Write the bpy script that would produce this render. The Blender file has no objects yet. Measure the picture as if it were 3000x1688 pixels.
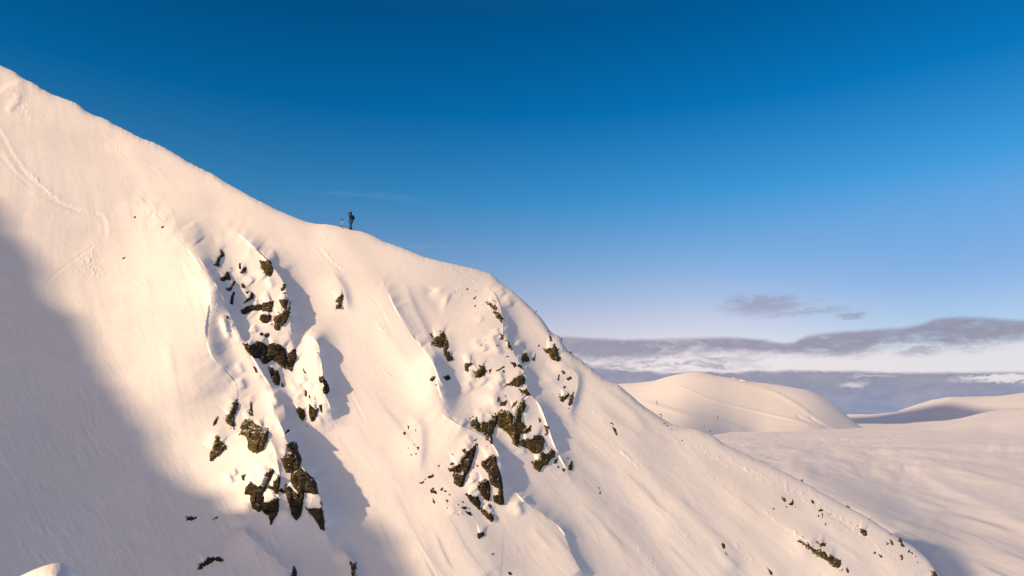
import bpy, bmesh, math, random
import numpy as np
from mathutils import Vector, Matrix

# ------------------------------------------------------------------ camera
FPX, CX, CY, HORIZ = 2000.0, 1500.0, 844.0, 1222.0      # drone wide lens, in photo pixels
PITCH = math.atan((HORIZ - CY) / FPX)
scene = bpy.context.scene
COL = scene.collection
cam_d = bpy.data.cameras.new("camera")
cam = bpy.data.objects.new("camera", cam_d)
COL.objects.link(cam)
cam_d.sensor_width = 36.0
cam_d.lens = 36.0 * FPX / 3000.0
cam_d.clip_start = 0.5
cam_d.clip_end = 60000
cam.location = (0, 0, 0)
cam.rotation_euler = (math.pi / 2 + PITCH, 0, 0)
scene.camera = cam
CP, SP = math.cos(PITCH), math.sin(PITCH)

def ray(px, py):
    """direction with camera depth 1 (world axes)"""
    x = (px - CX) / FPX
    y = (CY - py) / FPX
    return x, CP - y * SP, SP + y * CP

def P3(px, py, d):
    x, y, z = ray(px, py)
    return np.stack([x * d, y * d, z * d], -1)

# ------------------------------------------------------------------ sun and sky
SUN_EL = math.radians(17.0)
SUN_AZ = math.radians(226.0)         # from +Y clockwise: behind the camera, to the left
S = np.array([math.sin(SUN_AZ) * math.cos(SUN_EL), math.cos(SUN_AZ) * math.cos(SUN_EL), math.sin(SUN_EL)])
sd = bpy.data.lights.new("sun", 'SUN')
sun = bpy.data.objects.new("sun", sd)
COL.objects.link(sun)
sd.energy = 3.8
sd.angle = math.radians(1.0)
sd.color = (1.0, 0.685, 0.395)
sun.rotation_euler = Vector(S.tolist()).to_track_quat('Z', 'Y').to_euler()

scene.view_settings.view_transform = 'Standard'
scene.view_settings.look = 'None'
scene.view_settings.exposure = 0.75
scene.view_settings.gamma = 1.0

world = bpy.data.worlds.new("World")
scene.world = world
world.use_nodes = True

class NT:
    """tiny helper for node trees"""
    def __init__(s, tree):
        s.t = tree
        tree.nodes.clear()
    def n(s, typ, **kw):
        nd = s.t.nodes.new(typ)
        for k, v in kw.items():
            setattr(nd, k, v)
        return nd
    def l(s, a, b):
        s.t.links.new(a, b)
    def val(s, sock, v):
        if isinstance(v, bpy.types.NodeSocket):
            s.l(v, sock)
        else:
            sock.default_value = v
    def m(s, op, a, b=0.0, c=None, clamp=False):
        nd = s.n('ShaderNodeMath', operation=op)
        nd.use_clamp = clamp
        s.val(nd.inputs[0], a)
        s.val(nd.inputs[1], b)
        if c is not None:
            s.val(nd.inputs[2], c)
        return nd.outputs[0]
    def ss(s, x, e0, e1, o0=0.0, o1=1.0):
        nd = s.n('ShaderNodeMapRange', interpolation_type='SMOOTHSTEP')
        s.val(nd.inputs[0], x)
        s.val(nd.inputs[1], e0)
        s.val(nd.inputs[2], e1)
        s.val(nd.inputs[3], o0)
        s.val(nd.inputs[4], o1)
        return nd.outputs[0]
    def mix(s, f, a, b, mode='MIX'):
        nd = s.n('ShaderNodeMix', data_type='RGBA', blend_type=mode)
        s.val(nd.inputs[0], f)
        s.val(nd.inputs[6], a)
        s.val(nd.inputs[7], b)
        return nd.outputs[2]
    def noise(s, vec, scale, detail=4, rough=0.5, dist=0.0):
        nd = s.n('ShaderNodeTexNoise')
        s.l(vec, nd.inputs['Vector'])
        nd.inputs['Scale'].default_value = scale
        nd.inputs['Detail'].default_value = detail
        nd.inputs['Roughness'].default_value = rough
        nd.inputs['Distortion'].default_value = dist
        return nd.outputs[0]

def srgb(r, g, b):
    f = lambda c: (c / 255 / 12.92) if c / 255 <= 0.04045 else ((c / 255 + 0.055) / 1.055) ** 2.4
    return (f(r), f(g), f(b), 1.0)

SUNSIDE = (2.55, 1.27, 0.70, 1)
EXPO = scene.view_settings.exposure
W = NT(world.node_tree)
tc = W.n('ShaderNodeTexCoord')
sep = W.n('ShaderNodeSeparateXYZ')
W.l(tc.outputs['Generated'], sep.inputs[0])
AZ = W.m('ARCTAN2', sep.outputs[0], sep.outputs[1])          # radians, 0 = +Y
EL = W.m('ARCSINE', sep.outputs[2])
DEG = math.degrees
AZ01 = W.m('MULTIPLY_ADD', AZ, 1.0 / math.radians(120), 0.5)   # -60..60 degrees

def azel(px, py):
    x, y, z = ray(px, py)
    return math.atan2(x, y), math.atan2(z, math.hypot(x, y))

def curve(points):
    """cloud edge: elevation (radians) as a function of azimuth, traced as bearings"""
    nd = W.n('ShaderNodeFloatCurve')
    W.l(AZ01, nd.inputs['Value'])
    nd.inputs['Factor'].default_value = 1.0
    c = nd.mapping.curves[0]
    pts = []
    for px, py in points:
        a, e = azel(px, py)
        pts.append((a / math.radians(120) + 0.5, (e + 0.2) / 0.6))
    pts = [(0.0, pts[0][1])] + pts + [(1.0, pts[-1][1])]
    while len(c.points) < len(pts):
        c.points.new(0.5, 0.5)
    for p, q in zip(c.points, pts):
        p.location = q
    nd.mapping.update()
    return W.m('MULTIPLY_ADD', nd.outputs[0], 0.6, -0.2)

sky = W.n('ShaderNodeTexSky', sky_type='NISHITA')
sky.sun_disc = False
sky.sun_elevation = SUN_EL
sky.sun_rotation = SUN_AZ
sky.altitude = 800
sky.air_density = 1.0
sky.dust_density = 0.6
sky.ozone_density = 2.5
# deepening of the blue with height, paler towards the horizon
ramp = W.n('ShaderNodeValToRGB')
W.l(W.m('MULTIPLY_ADD', EL, 1.0 / 0.7, 0.0, clamp=True), ramp.inputs[0])
SKY_STOPS = [
    (0.00, (1.15, .72, .66)), (0.12, (1.15, .72, .64)), (0.20, (1.02, .70, .66)), (0.30, (.65, .66, .72)),
    (0.45, (.19, .63, .80)), (0.62, (.012, .48, .74)), (0.80, (0, .37, .60)), (1.0, (.1, .4, .6))]
cr = ramp.color_ramp
while len(cr.elements) < len(SKY_STOPS):
    cr.elements.new(0.5)
for e, (p, c) in zip(cr.elements, SKY_STOPS):
    e.position = p
    e.color = (c[0] / 2, c[1] / 2, c[2] / 2, 1)
tint = W.mix(1.0, ramp.outputs[0], (2, 2, 2, 1), 'MULTIPLY')
# unseen sky behind the camera tinted warm, added to redden the ambient light
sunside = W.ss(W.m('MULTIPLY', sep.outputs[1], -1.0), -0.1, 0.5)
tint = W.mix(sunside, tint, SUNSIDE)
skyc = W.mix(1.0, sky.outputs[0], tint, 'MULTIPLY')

# a little deeper blue low on the right
skyc = W.mix(W.m('MULTIPLY', W.ss(AZ, 0.22, 0.6), W.ss(EL, 0.30, 0.16)), skyc, W.mix(1.0, skyc, (0.60, 0.80, 0.92, 1), 'MULTIPLY'))
# clouds low over the horizon
mp = W.n('ShaderNodeCombineXYZ')
W.l(W.m('MULTIPLY', AZ, 9.0), mp.inputs[0])
W.l(W.m('MULTIPLY', EL, 30.0), mp.inputs[1])
CV = mp.outputs[0]
n1 = W.m('SUBTRACT', W.noise(CV, 1.1, 6, 0.55), 0.5)
n2 = W.m('SUBTRACT', W.noise(CV, 3.6, 6, 0.6, 0.4), 0.5)
mp2 = W.n('ShaderNodeCombineXYZ')
W.l(W.m('MULTIPLY', AZ, 55.0), mp2.inputs[0])
W.l(W.m('MULTIPLY', EL, 105.0), mp2.inputs[1])
n3 = W.m('SUBTRACT', W.noise(mp2.outputs[0], 1.0, 6, 0.65, 0.3), 0.5)
wob = W.m('ADD', W.m('ADD', W.m('MULTIPLY', n1, 0.020), W.m('MULTIPLY', n2, 0.014)), W.m('MULTIPLY', n3, 0.016))
ELW = W.m('ADD', EL, wob)
t1 = curve([(1400, 984), (1649, 986), (1817, 992), (1980, 992), (2143, 987), (2252, 994), (2307, 1002), (2361, 985), (2470, 970),
            (2551, 962), (2633, 960), (2687, 951), (2768, 929), (2850, 928), (3000, 937), (3300, 930)])
b1 = curve([(1400, 1046), (1654, 1050), (1817, 1050), (1926, 1040), (2089, 1030), (2198, 1030), (2361, 1037), (2524, 1029),
            (2605, 1005), (2687, 1002), (2796, 1013), (2904, 1002), (3000, 986), (3300, 985)])
t2 = curve([(1400, 1055), (1709, 1070), (1845, 1084), (2143, 1089), (2225, 1085), (2578, 1089), (3000, 1089), (3300, 1085)])
SO = 0.004
ELT = W.m('ADD', EL, W.m('MULTIPLY', wob, 0.30))
m1 = W.m('MULTIPLY', W.ss(W.m('SUBTRACT', t1, ELT), -SO * 0.6, SO * 1.3), W.ss(W.m('SUBTRACT', ELW, b1), -SO * 3, SO * 2.2))
m2 = W.ss(W.m('SUBTRACT', t2, ELT), -SO * 0.5, SO * 0.9)

def blob(px, py, rx, ry, soft=0.5, amp=1.0):
    a, e = azel(px, py)
    dx = W.m('DIVIDE', W.m('SUBTRACT', AZ, a), rx / FPX)
    dy = W.m('DIVIDE', W.m('SUBTRACT', ELW, e), ry / FPX)
    r = W.m('SQRT', W.m('ADD', W.m('MULTIPLY', dx, dx), W.m('MULTIPLY', dy, dy)))
    r = W.m('ADD', r, W.m('MULTIPLY', n2, 1.6))
    return W.ss(r, 1.0 + soft, 1.0 - soft, 0.0, amp)

h = W.m('MAXIMUM', blob(2497, 1130, 34, 8, 0.6, 0.6), blob(2990, 1107, 110, 8, 0.5, 0.95))
h = W.m('MAXIMUM', h, blob(2551, 1104, 45, 4, 0.6, 0.35))
m2 = W.m('MULTIPLY', m2, W.m('SUBTRACT', 1.0, h))
m1 = W.m('MULTIPLY', m1, W.ss(W.m('ADD', W.m('ADD', n1, n2), W.m('MULTIPLY', n3, 0.6)), -0.40, 0.10, 0.55, 1.0))
small = W.m('MAXIMUM', blob(2235, 893, 95, 22, 0.7, 0.62), blob(2345, 915, 110, 9, 0.8, 0.40))
small = W.m('MAXIMUM', small, blob(2491, 927, 28, 7, 0.6, 0.6))
small = W.m('MAXIMUM', small, blob(2330, 1022, 90, 8, 0.7, 0.5))
small = W.m('MAXIMUM', small, blob(2690, 1030, 45, 9, 0.7, 0.6))
wisp = W.m('MULTIPLY', W.ss(W.m('ADD', n2, W.m('MULTIPLY', n1, 0.6)), -0.12, 0.14),
           W.m('MULTIPLY', W.ss(EL, azel(1900, 1095)[1], azel(1900, 1080)[1]), W.ss(EL, azel(1900, 1030)[1], azel(1900, 1055)[1])))
wisp = W.m('MULTIPLY', wisp, W.ss(AZ, azel(2330, 1060)[0], azel(2080, 1060)[0], 0.0, 0.75))
cir = W.m('MAXIMUM', blob(1080, 574, 150, 5, 0.9, 0.045), blob(1210, 718, 180, 4, 0.9, 0.05))
glow = W.m('MULTIPLY', W.ss(EL, azel(2700, 975)[1], azel(2700, 1045)[1]), 0.72)
lightc = srgb(233, 224, 230)
low = W.ss(EL, azel(2300, 1110)[1], azel(2300, 1215)[1])
cloudc = W.mix(W.ss(EL, azel(2300, 950)[1], azel(2300, 1100)[1]), srgb(142, 137, 158), srgb(138, 141, 164))
cloudc = W.mix(low, cloudc, srgb(124, 140, 176))
cloudc = W.mix(W.ss(W.m('ADD', W.m('ADD', n1, W.m('MULTIPLY', n2, 0.7)), W.m('MULTIPLY', n3, 0.6)), -0.2, 0.3, 0.0, 0.5), cloudc, srgb(172, 168, 184))
CF = 10.0 / 2 ** EXPO   # the clouds are in the units of the raw sky (see Background strength)
def sc(c):
    return tuple(v * CF for v in c[:3]) + (1.0,)
scl = lambda sock: W.mix(1.0, sock, (CF, CF, CF, 1), 'MULTIPLY')
allm = W.m('MAXIMUM', W.m('MAXIMUM', m1, m2), W.m('MAXIMUM', small, wisp), clamp=True)
back = W.mix(glow, skyc, sc(lightc))
back = W.mix(cir, back, sc(srgb(200, 205, 225)))
front = W.mix(W.m('MULTIPLY', allm, 0.93), back, scl(cloudc))
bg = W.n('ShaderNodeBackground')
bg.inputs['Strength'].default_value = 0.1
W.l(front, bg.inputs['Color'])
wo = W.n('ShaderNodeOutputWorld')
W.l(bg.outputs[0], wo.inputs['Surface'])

# ------------------------------------------------------------------ helpers
def tag(o, label=None, cat=None, group=None, kind=None):
    if label: o['label'] = label
    if cat: o['category'] = cat
    if group: o['group'] = group
    if kind: o['kind'] = kind
    return o

def mesh_np(name, verts, quads, mat, parent=None, smooth=True, tris=None):
    me = bpy.data.meshes.new(name)
    nv = len(verts)
    me.vertices.add(nv)
    me.vertices.foreach_set('co', np.ascontiguousarray(verts, dtype=np.float32).ravel())
    q = np.ascontiguousarray(quads, dtype=np.int32)
    nl = q.size
    nt = 0 if tris is None else len(tris)
    me.loops.add(nl + nt * 3)
    idx = q.ravel() if nt == 0 else np.concatenate([q.ravel(), np.asarray(tris, dtype=np.int32).ravel()])
    me.loops.foreach_set('vertex_index', idx)
    me.polygons.add(len(q) + nt)
    st = np.arange(len(q)) * 4
    if nt: st = np.concatenate([st, nl + np.arange(nt) * 3])
    me.polygons.foreach_set('loop_start', st.astype(np.int32))
    me.update(calc_edges=True)
    me.polygons.foreach_set('use_smooth', np.full(len(q) + nt, smooth))
    me.materials.append(mat)
    o = bpy.data.objects.new(name, me)
    COL.objects.link(o)
    if parent: o.parent = parent
    return o

def grid_quads(nr, nc):
    i = np.arange(nr * nc).reshape(nr, nc)
    # rows run downwards on screen, columns to the right: face towards the viewer
    return np.stack([i[:-1, :-1], i[1:, :-1], i[1:, 1:], i[:-1, 1:]], -1).reshape(-1, 4)

def _hash(ix, iy, seed):
    h = (ix.astype(np.int64) * 374761393 + iy.astype(np.int64) * 668265263 + seed * 1442695041) & 0xffffffff
    h = ((h ^ (h >> 13)) * 1274126177) & 0xffffffff
    h = h ^ (h >> 16)
    return (h & 0xffff).astype(np.float64) / 65535.0

def vnoise(x, y, seed=0):
    x0 = np.floor(x); y0 = np.floor(y)
    fx = x - x0; fy = y - y0
    fx = fx * fx * fx * (fx * (fx * 6 - 15) + 10)
    fy = fy * fy * fy * (fy * (fy * 6 - 15) + 10)
    x0 = x0.astype(np.int64); y0 = y0.astype(np.int64)
    a = _hash(x0, y0, seed); b = _hash(x0 + 1, y0, seed)
    c = _hash(x0, y0 + 1, seed); d = _hash(x0 + 1, y0 + 1, seed)
    return (a * (1 - fx) + b * fx) * (1 - fy) + (c * (1 - fx) + d * fx) * fy - 0.5

def fbm(x, y, seed=0, octv=4, gain=0.5):
    s = 0; a = 1.0
    for k in range(octv):
        c, sn = math.cos(k * 0.7), math.sin(k * 0.7)
        s = s + a * vnoise((x * c - y * sn) * 2 ** k + 17.3 * k, (x * sn + y * c) * 2 ** k - 9.1 * k, seed + k)
        a *= gain
    return s

def smooth(a, b, x):
    t = np.clip((x - a) / (b - a), 0, 1)
    return t * t * (3 - 2 * t)

def catmull(pts, n=6):
    pts = [np.array(p, float) for p in pts]
    if len(pts) < 3: return np.array(pts)
    P = [2 * pts[0] - pts[1]] + pts + [2 * pts[-1] - pts[-2]]
    out = []
    for i in range(1, len(P) - 2):
        for k in range(n):
            t = k / n
            out.append(0.5 * ((2 * P[i]) + (-P[i - 1] + P[i + 1]) * t + (2 * P[i - 1] - 5 * P[i] + 4 * P[i + 1] - P[i + 2]) * t * t
                              + (-P[i - 1] + 3 * P[i] - 3 * P[i + 1] + P[i + 2]) * t ** 3))
    out.append(pts[-1])
    return np.array(out)

def poly_dist(X, Y, pl):
    """distance, side (+ = left when walking down the picture), parameter 0..1"""
    best = np.full(X.shape, 1e18); side = np.ones(X.shape); par = np.zeros(X.shape)
    seg = np.linalg.norm(np.diff(pl, axis=0), axis=1)
    cum = np.concatenate([[0], np.cumsum(seg)]); tot = cum[-1]
    for k in range(len(pl) - 1):
        ax, ay = pl[k]; dx, dy = pl[k + 1] - pl[k]
        L2 = dx * dx + dy * dy + 1e-9
        ex = X - ax; ey = Y - ay
        t = np.clip((ex * dx + ey * dy) / L2, 0, 1)
        d2 = (ex - t * dx) ** 2 + (ey - t * dy) ** 2
        m = d2 < best
        best = np.where(m, d2, best)
        side = np.where(m, np.sign(dx * ey - dy * ex), side)
        par = np.where(m, (cum[k] + t * seg[k]) / tot, par)
    return np.sqrt(best), side, par

# ------------------------------------------------------------------ relief of the mountain face
SKYLINE = [(-1200, -520), (-700, -230), (-300, 20), (-100, 130), (0, 191), (12, 197), (40, 210), (60, 224), (90, 238), (120, 258), (150, 276), (190, 289), (230, 305),
           (250, 323), (275, 337), (310, 348), (330, 362), (380, 388), (420, 407), (460, 422), (500, 444), (560, 478), (600, 498), (650, 527),
           (700, 556), (750, 583), (800, 609), (850, 632), (900, 651), (930, 657), (960, 657.5), (1000, 665), (1030, 672), (1060, 678), (1090, 689),
           (1130, 710), (1180, 728), (1240, 752), (1300, 768), (1350, 780), (1400, 790), (1440, 804), (1470, 830), (1500, 850), (1540, 885), (1570, 915),
           (1585, 928), (1600, 950), (1618, 976), (1640, 984), (1648, 995), (1650, 1010), (1668, 1030), (1680, 1036), (1700, 1052), (1725, 1072), (1750, 1095),
           (1780, 1114), (1810, 1127), (1850, 1158), (1880, 1187), (1920, 1213), (1960, 1240), (2000, 1253), (2050, 1262), (2090, 1277), (2120, 1300),
           (2200, 1338), (2313, 1389), (2400, 1438), (2475, 1479), (2550, 1520), (2609, 1560), (2680, 1604), (2720, 1640), (2755, 1690), (2810, 1770), (3000, 1920), (3500, 2140), (4200, 2350)]
SKYLINE = np.array(SKYLINE, float)
crest_line = lambda x: float(np.interp(x, SKYLINE[:, 0], SKYLINE[:, 1]))
# every stroke is (points in bearing units, height, reach on the sunny left, reach on the right, power, end taper)
STROKES = []
def ridge(pts, h, wl, wr, p=2.0, tp=0.15, tp2=None):
    STROKES.append((catmull(pts), h, wl, wr, p, tp, tp if tp2 is None else tp2))

def soft_dist(X, Y, pl):
    # like poly_dist but blended over all pieces, so that no crease forms on the inner side of bends
    if len(pl) > 26: pl = pl[::2] if len(pl) % 2 else np.vstack([pl[::2], pl[-1:]])
    d, side, _ = poly_dist(X, Y, pl)
    seg = np.linalg.norm(np.diff(pl, axis=0), axis=1); cum = np.concatenate([[0], np.cumsum(seg)])
    sg = 0.12 * d + 6.0
    sw = np.zeros(X.shape); stt = np.zeros(X.shape)
    for k in range(len(pl) - 1):
        ax, ay = pl[k]; dx, dy = pl[k + 1] - pl[k]; L2 = dx * dx + dy * dy + 1e-9
        t = np.clip(((X - ax) * dx + (Y - ay) * dy) / L2, 0, 1)
        dk = np.sqrt((X - ax - t * dx) ** 2 + (Y - ay - t * dy) ** 2)
        w = np.exp(-(dk - d) / sg)
        sw += w; stt += w * (cum[k] + t * seg[k])
    par = stt / sw / cum[-1]
    return d, side, par

def add_strokes(X, Y, strokes):
    R = np.zeros(X.shape)
    for pl, h, wl, wr, p, tp, tp2 in strokes:
        m = 2.6 * max(wl, wr)
        sel = (X > pl[:, 0].min() - m) & (X < pl[:, 0].max() + m) & (Y > pl[:, 1].min() - m) & (Y < pl[:, 1].max() + m)
        if not sel.any(): continue
        x = X[sel]; y = Y[sel]
        d, s, t = soft_dist(x, y, pl) if max(wl, wr) >= 50 else poly_dist(x, y, pl)
        w = np.where(s > 0, wl, wr)
        q = np.sqrt(d * d + 4.0) - 2.0
        f = np.exp(-(q / w) ** np.where(s > 0, max(p, 1.7 if h > 0 else p), 1.2 if wr <= 30 and h > 14 else p))
        if h > 12:
            ln = np.linalg.norm(np.diff(pl, axis=0), axis=1).sum()
            f *= 1 + np.where(s > 0, 0.0, 0.15 if wr > 50 else 0.45) * vnoise(t * ln / 55.0, t * 0 + h, 77) + np.where(s > 0, 0.0, 0.0 if wr > 50 else 0.22) * vnoise(t * ln / 17.0, t * 0 + h, 78)
        f *= smooth(0, tp, t) * smooth(0, tp2, 1 - t)
        R[sel] += h * f
    return R

# broad bulge that ends above the rock gully
ridge([(380, 560), (480, 650), (560, 745), (606, 830), (612, 900), (603, 970), (622, 1050), (690, 1120), (702, 1190), (760, 1245), (790, 1290)], 92, 230, 66, 1.6, .35, .6)
# second lip inside the gully
ridge([(560, 720), (640, 850), (690, 950), (735, 1040), (790, 1130), (833, 1190), (838, 1240), (842, 1290)], 28, 40, 24, 1.6, .2, .1)
# main rock rib with a sharp drop to its right
ridge([(640, 640), (720, 705), (790, 770), (838, 840), (850, 930), (862, 1010), (880, 1080)], 64, 150, 26, 1.6, .4, .35)
ridge([(870, 985), (925, 1000), (940, 1060), (945, 1120), (965, 1190), (985, 1260)], 48, 60, 24, 1.6, .2, .3)
# lower rib with the large boulders
ridge([(765, 1110), (800, 1200), (838, 1285), (872, 1350), (905, 1400), (940, 1460), (958, 1560), (985, 1650)], 84, 185, 30, 1.6, .35, .4)
ridge([(745, 1225), (800, 1310), (822, 1400), (815, 1470), (820, 1560)], 20, 110, 20, 1.6, .2, .3)
ridge([(690, 1540), (760, 1600), (810, 1640), (840, 1680), (850, 1740)], 18, 60, 24, 1.8, .2, .2)
ridge([(985, 1590), (1030, 1640), (1045, 1700), (1060, 1760)], 20, 30, 14, 1.8, .2, .2)
# small nose right of the rib
ridge([(960, 790), (1000, 840), (1012, 880), (1020, 930)], 12, 50, 13, 1.7, .3, .4)
# flowing lips of the middle
ridge([(900, 640), (1000, 720), (1060, 790), (1120, 870), (1150, 930)], 7, 90, 40, 2, .3, .4)
ridge([(1110, 780), (1150, 890), (1200, 970), (1265, 1060), (1290, 1120), (1350, 1180)], 26, 80, 26, 1.8, .25, .2)
ridge([(1180, 820), (1210, 900), (1240, 960), (1280, 1060), (1330, 1130)], 8, 30, 12, 1.6, .2, .3)
ridge([(1250, 1010), (1275, 1060), (1282, 1130), (1310, 1200), (1340, 1260)], 26, 70, 40, 1.8, .2, .4)
# bulge carrying the right-hand crag
ridge([(1400, 820), (1450, 860), (1475, 930), (1476, 985), (1510, 1040), (1536, 1090), (1548, 1140), (1580, 1190), (1600, 1240), (1625, 1310), (1672, 1400), (1700, 1460)],
      44, 130, 26, 1.6, .2, .35)
ridge([(1380, 1170), (1450, 1170), (1480, 1200), (1520, 1290), (1580, 1350)], 10, 50, 30, 1.8, .2, .3)
ridge([(1270, 1190), (1340, 1240), (1420, 1280), (1458, 1330), (1472, 1390), (1482, 1450), (1480, 1500)], 44, 120, 24, 1.6, .25, .25)
ridge([(1480, 1405), (1530, 1465), (1600, 1515), (1650, 1560), (1680, 1630), (1720, 1700)], 24, 90, 22, 1.6, .2, .1)
ridge([(1250, 1400), (1330, 1500), (1400, 1600), (1450, 1700)], 10, 90, 60, 2, .3, .1)
ridge([(1190, 1230), (1228, 1250), (1230, 1330), (1220, 1400)], 8, 60, 16, 1.8, .2, .4)
# right edge crest bulges
ridge([(1480, 830), (1560, 900), (1620, 980), (1660, 1040), (1700, 1120)], 10, 60, 16, 1.8, .2, .3)
ridge([(1600, 1060), (1680, 1090), (1690, 1130), (1670, 1210), (1690, 1270)], 14, 70, 12, 1.6, .2, .4)
ridge([(1500, 790), (1560, 840), (1600, 900), (1640, 960)], 6, 50, 30, 2, .2, .4)
# long ribs of the right-hand slope
for pts, hh in [(p_, h_ * 0.95) for p_, h_ in [([(1700, 1130), (1800, 1260), (1920, 1420), (2060, 1560), (2180, 1700)], 12),
                ([(1780, 1200), (1900, 1330), (2060, 1480), (2200, 1600), (2320, 1720)], 9),
                ([(1640, 1330), (1740, 1470), (1860, 1600), (1960, 1720)], 11),
                ([(1960, 1290), (2120, 1420), (2260, 1520), (2400, 1620), (2500, 1720)], 9),
                ([(1900, 1500), (1990, 1580), (2080, 1660), (2160, 1740)], 9),
                ([(2100, 1400), (2250, 1470), (2330, 1540), (2400, 1610)], 8),
                ([(2180, 1380), (2330, 1480), (2430, 1560), (2520, 1660), (2570, 1740)], 9),
                ([(2330, 1430), (2480, 1530), (2560, 1600), (2650, 1720)], 8),
                ([(2480, 1470), (2580, 1560), (2700, 1700)], 8),
                ([(2300, 1545), (2400, 1610), (2480, 1680), (2520, 1740)], 12)]]:
    ridge(pts, hh, 64, 36, 1.8, .25, .1)
# upper left slope
ridge([(330, 390), (420, 460), (470, 520), (560, 590), (660, 640), (760, 690)], 8, 50, 70, 2, .2, .3)
ridge([(700, 560), (760, 620), (860, 700), (900, 780)], 7, 60, 40, 2, .2, .3)
ridge([(640, 590), (740, 650), (820, 740), (880, 800)], 5, 60, 30, 2, .2, .3)
# slab scar at the top left, with crumbled snow
ridge([(80, 236), (56, 246), (26, 258), (-6, 284), (-40, 320)], 6, 9, 40, 1.5, .25, .1)
ridge([(20, 330), (45, 300), (60, 270)], 4, 8, 10, 2, .2, .2)
# hollow near the upper rocks
ridge([(570, 690), (605, 706), (650, 700)], -5, 16, 16, 2, .3, .3)
ridge([(560, 650), (580, 690), (590, 705)], 5, 30, 14, 2, .2, .1)
# wind scoop of the middle slope
ridge([(1268, 835), (1262, 860), (1285, 885), (1310, 895)], -7, 20, 24, 2, .2, .3)
ridge([(1275, 845), (1290, 865), (1320, 880)], 5, 20, 20, 2, .2, .2)

_r = random.Random(4)
for _k in range(110):       # wind flutes and small runnels down the fall line
    x = _r.uniform(350, 2500); y = _r.uniform(500, 1650)
    if y < crest_line(x) + 25: continue
    wgt = 0.35 + 0.65 * min(1, max(0, (x - 900) / 900))
    if 560 < x < 1000 and y > 700: continue
    L = _r.uniform(90, 330); pts = []; px_, py_ = x, y
    for j in range(5):
        pts.append((px_, py_))
        dx, dy = px_ - 300, py_ + 50
        n_ = math.hypot(dx, dy); wob = _r.uniform(-.12, .12)
        px_ += (dx / n_ - wob * dy / n_) * L / 4; py_ += (dy / n_ + wob * dx / n_) * L / 4
    ridge(pts, _r.uniform(1.2, 4.5) * wgt, _r.uniform(14, 42), _r.uniform(5, 13), 1.5, .35, .4)

TRACKS = []     # ski tracks: shallow grooves with a raised lip
def track(pts, h=1.6, w=4.0):
    TRACKS.append((catmull(pts, 8), h, w))
track([(-60, 300), (0, 393), (30, 448), (65, 500), (120, 555), (180, 600), (240, 622), (290, 632), (306, 660), (305, 690), (284, 712)], 3.4, 7)
track([(-60, 380), (0, 455), (40, 505), (100, 555), (150, 590), (220, 615), (280, 625)], 2.0, 6)
track([(284, 712), (230, 752), (178, 790), (150, 815), (132, 838)], 1.6, 4)
track([(408, 572), (430, 590), (448, 615), (444, 632), (425, 645)], 2.6, 5)
track([(415, 572), (455, 590), (485, 620), (495, 655), (480, 675)], 2.0, 9)
track([(925, 718), (960, 760), (990, 785), (1013, 800)], 2.0, 5)
track([(935, 725), (965, 750), (1005, 785)], 1.4, 4)
track([(1080, 860), (1110, 900), (1130, 940), (1150, 980)], 1.4, 5)
track([(410, 1450), (450, 1500), (480, 1560), (500, 1620)], 1.3, 5)
track([(1020, 1140), (1050, 1200), (1070, 1240)], 1.3, 5)
track([(1220, 1590), (1250, 1640), (1280, 1700)], 1.3, 5)
track([(300, 400), (350, 440), (395, 480)], 1.6, 5)
track([(420, 480), (455, 500), (468, 512)], 2.0, 4)
track([(1340, 790), (1370, 815), (1400, 840)], 1.4, 4)

ROUGH = [  # patches of broken crumbly snow: x, y, rx, ry, angle
    (60, 300, 60, 22, 50), (90, 345, 60, 10, 20), (120, 540, 120, 14, 42), (270, 628, 40, 10, 20), (345, 440, 40, 7, 38),
    (470, 625, 45, 26, 60), (440, 682, 50, 10, 12), (265, 745, 45, 40, 30), (270, 800, 50, 20, 10), (380, 842, 40, 8, 10),
    (975, 765, 60, 12, 48), (1130, 1090, 40, 24, 10), (950, 700, 20, 14, 0), (1120, 960, 30, 14, 60), (190, 348, 25, 6, 5),
    (560, 800, 60, 12, 50), (600, 860, 80, 14, 55), (1340, 850, 40, 26, 20),
    (1960, 1275, 60, 12, 30), (2080, 1330, 90, 16, 32), (2200, 1380, 90, 20, 32), (2330, 1440, 100, 22, 34), (2430, 1500, 90, 20, 36), (2520, 1560, 80, 20, 38), (2110, 1420, 60, 10, 45), (2250, 1500, 60, 10, 45),
    (2340, 1570, 60, 12, 45), (2000, 1560, 60, 10, 50), (2180, 1620, 60, 10, 50), (1900, 1640, 50, 12, 55), (2610, 1630, 60, 16, 45), (1830, 1330, 60, 8, 45), (1760, 1230, 50, 8, 50),
    (1100, 690, 60, 8, 20), (1290, 775, 50, 8, 18), (640, 540, 40, 8, 38), (200, 295, 60, 8, 35)]

def crest(px):
    y = np.interp(px, SKYLINE[:, 0], SKYLINE[:, 1])
    # soften the corners, add small wind lips
    y = 0.5 * y + 0.25 * (np.interp(px - 8, SKYLINE[:, 0], SKYLINE[:, 1]) + np.interp(px + 8, SKYLINE[:, 0], SKYLINE[:, 1]))
    k = 1.0 - 0.8 * smooth(780, 900, px) * (1 - smooth(1100, 1200, px))
    k = k + 0.6 * (1 - smooth(500, 800, px))
    k = k + 1.2 * smooth(1560, 1600, px) * (1 - smooth(1760, 1860, px))
    return y + k * (2.2 * vnoise(px / 37.0, px * 0, 5) + 0.9 * vnoise(px / 11.0, px * 0, 6) + 0.6 * vnoise(px / 5.0, px * 0, 7))

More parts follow.
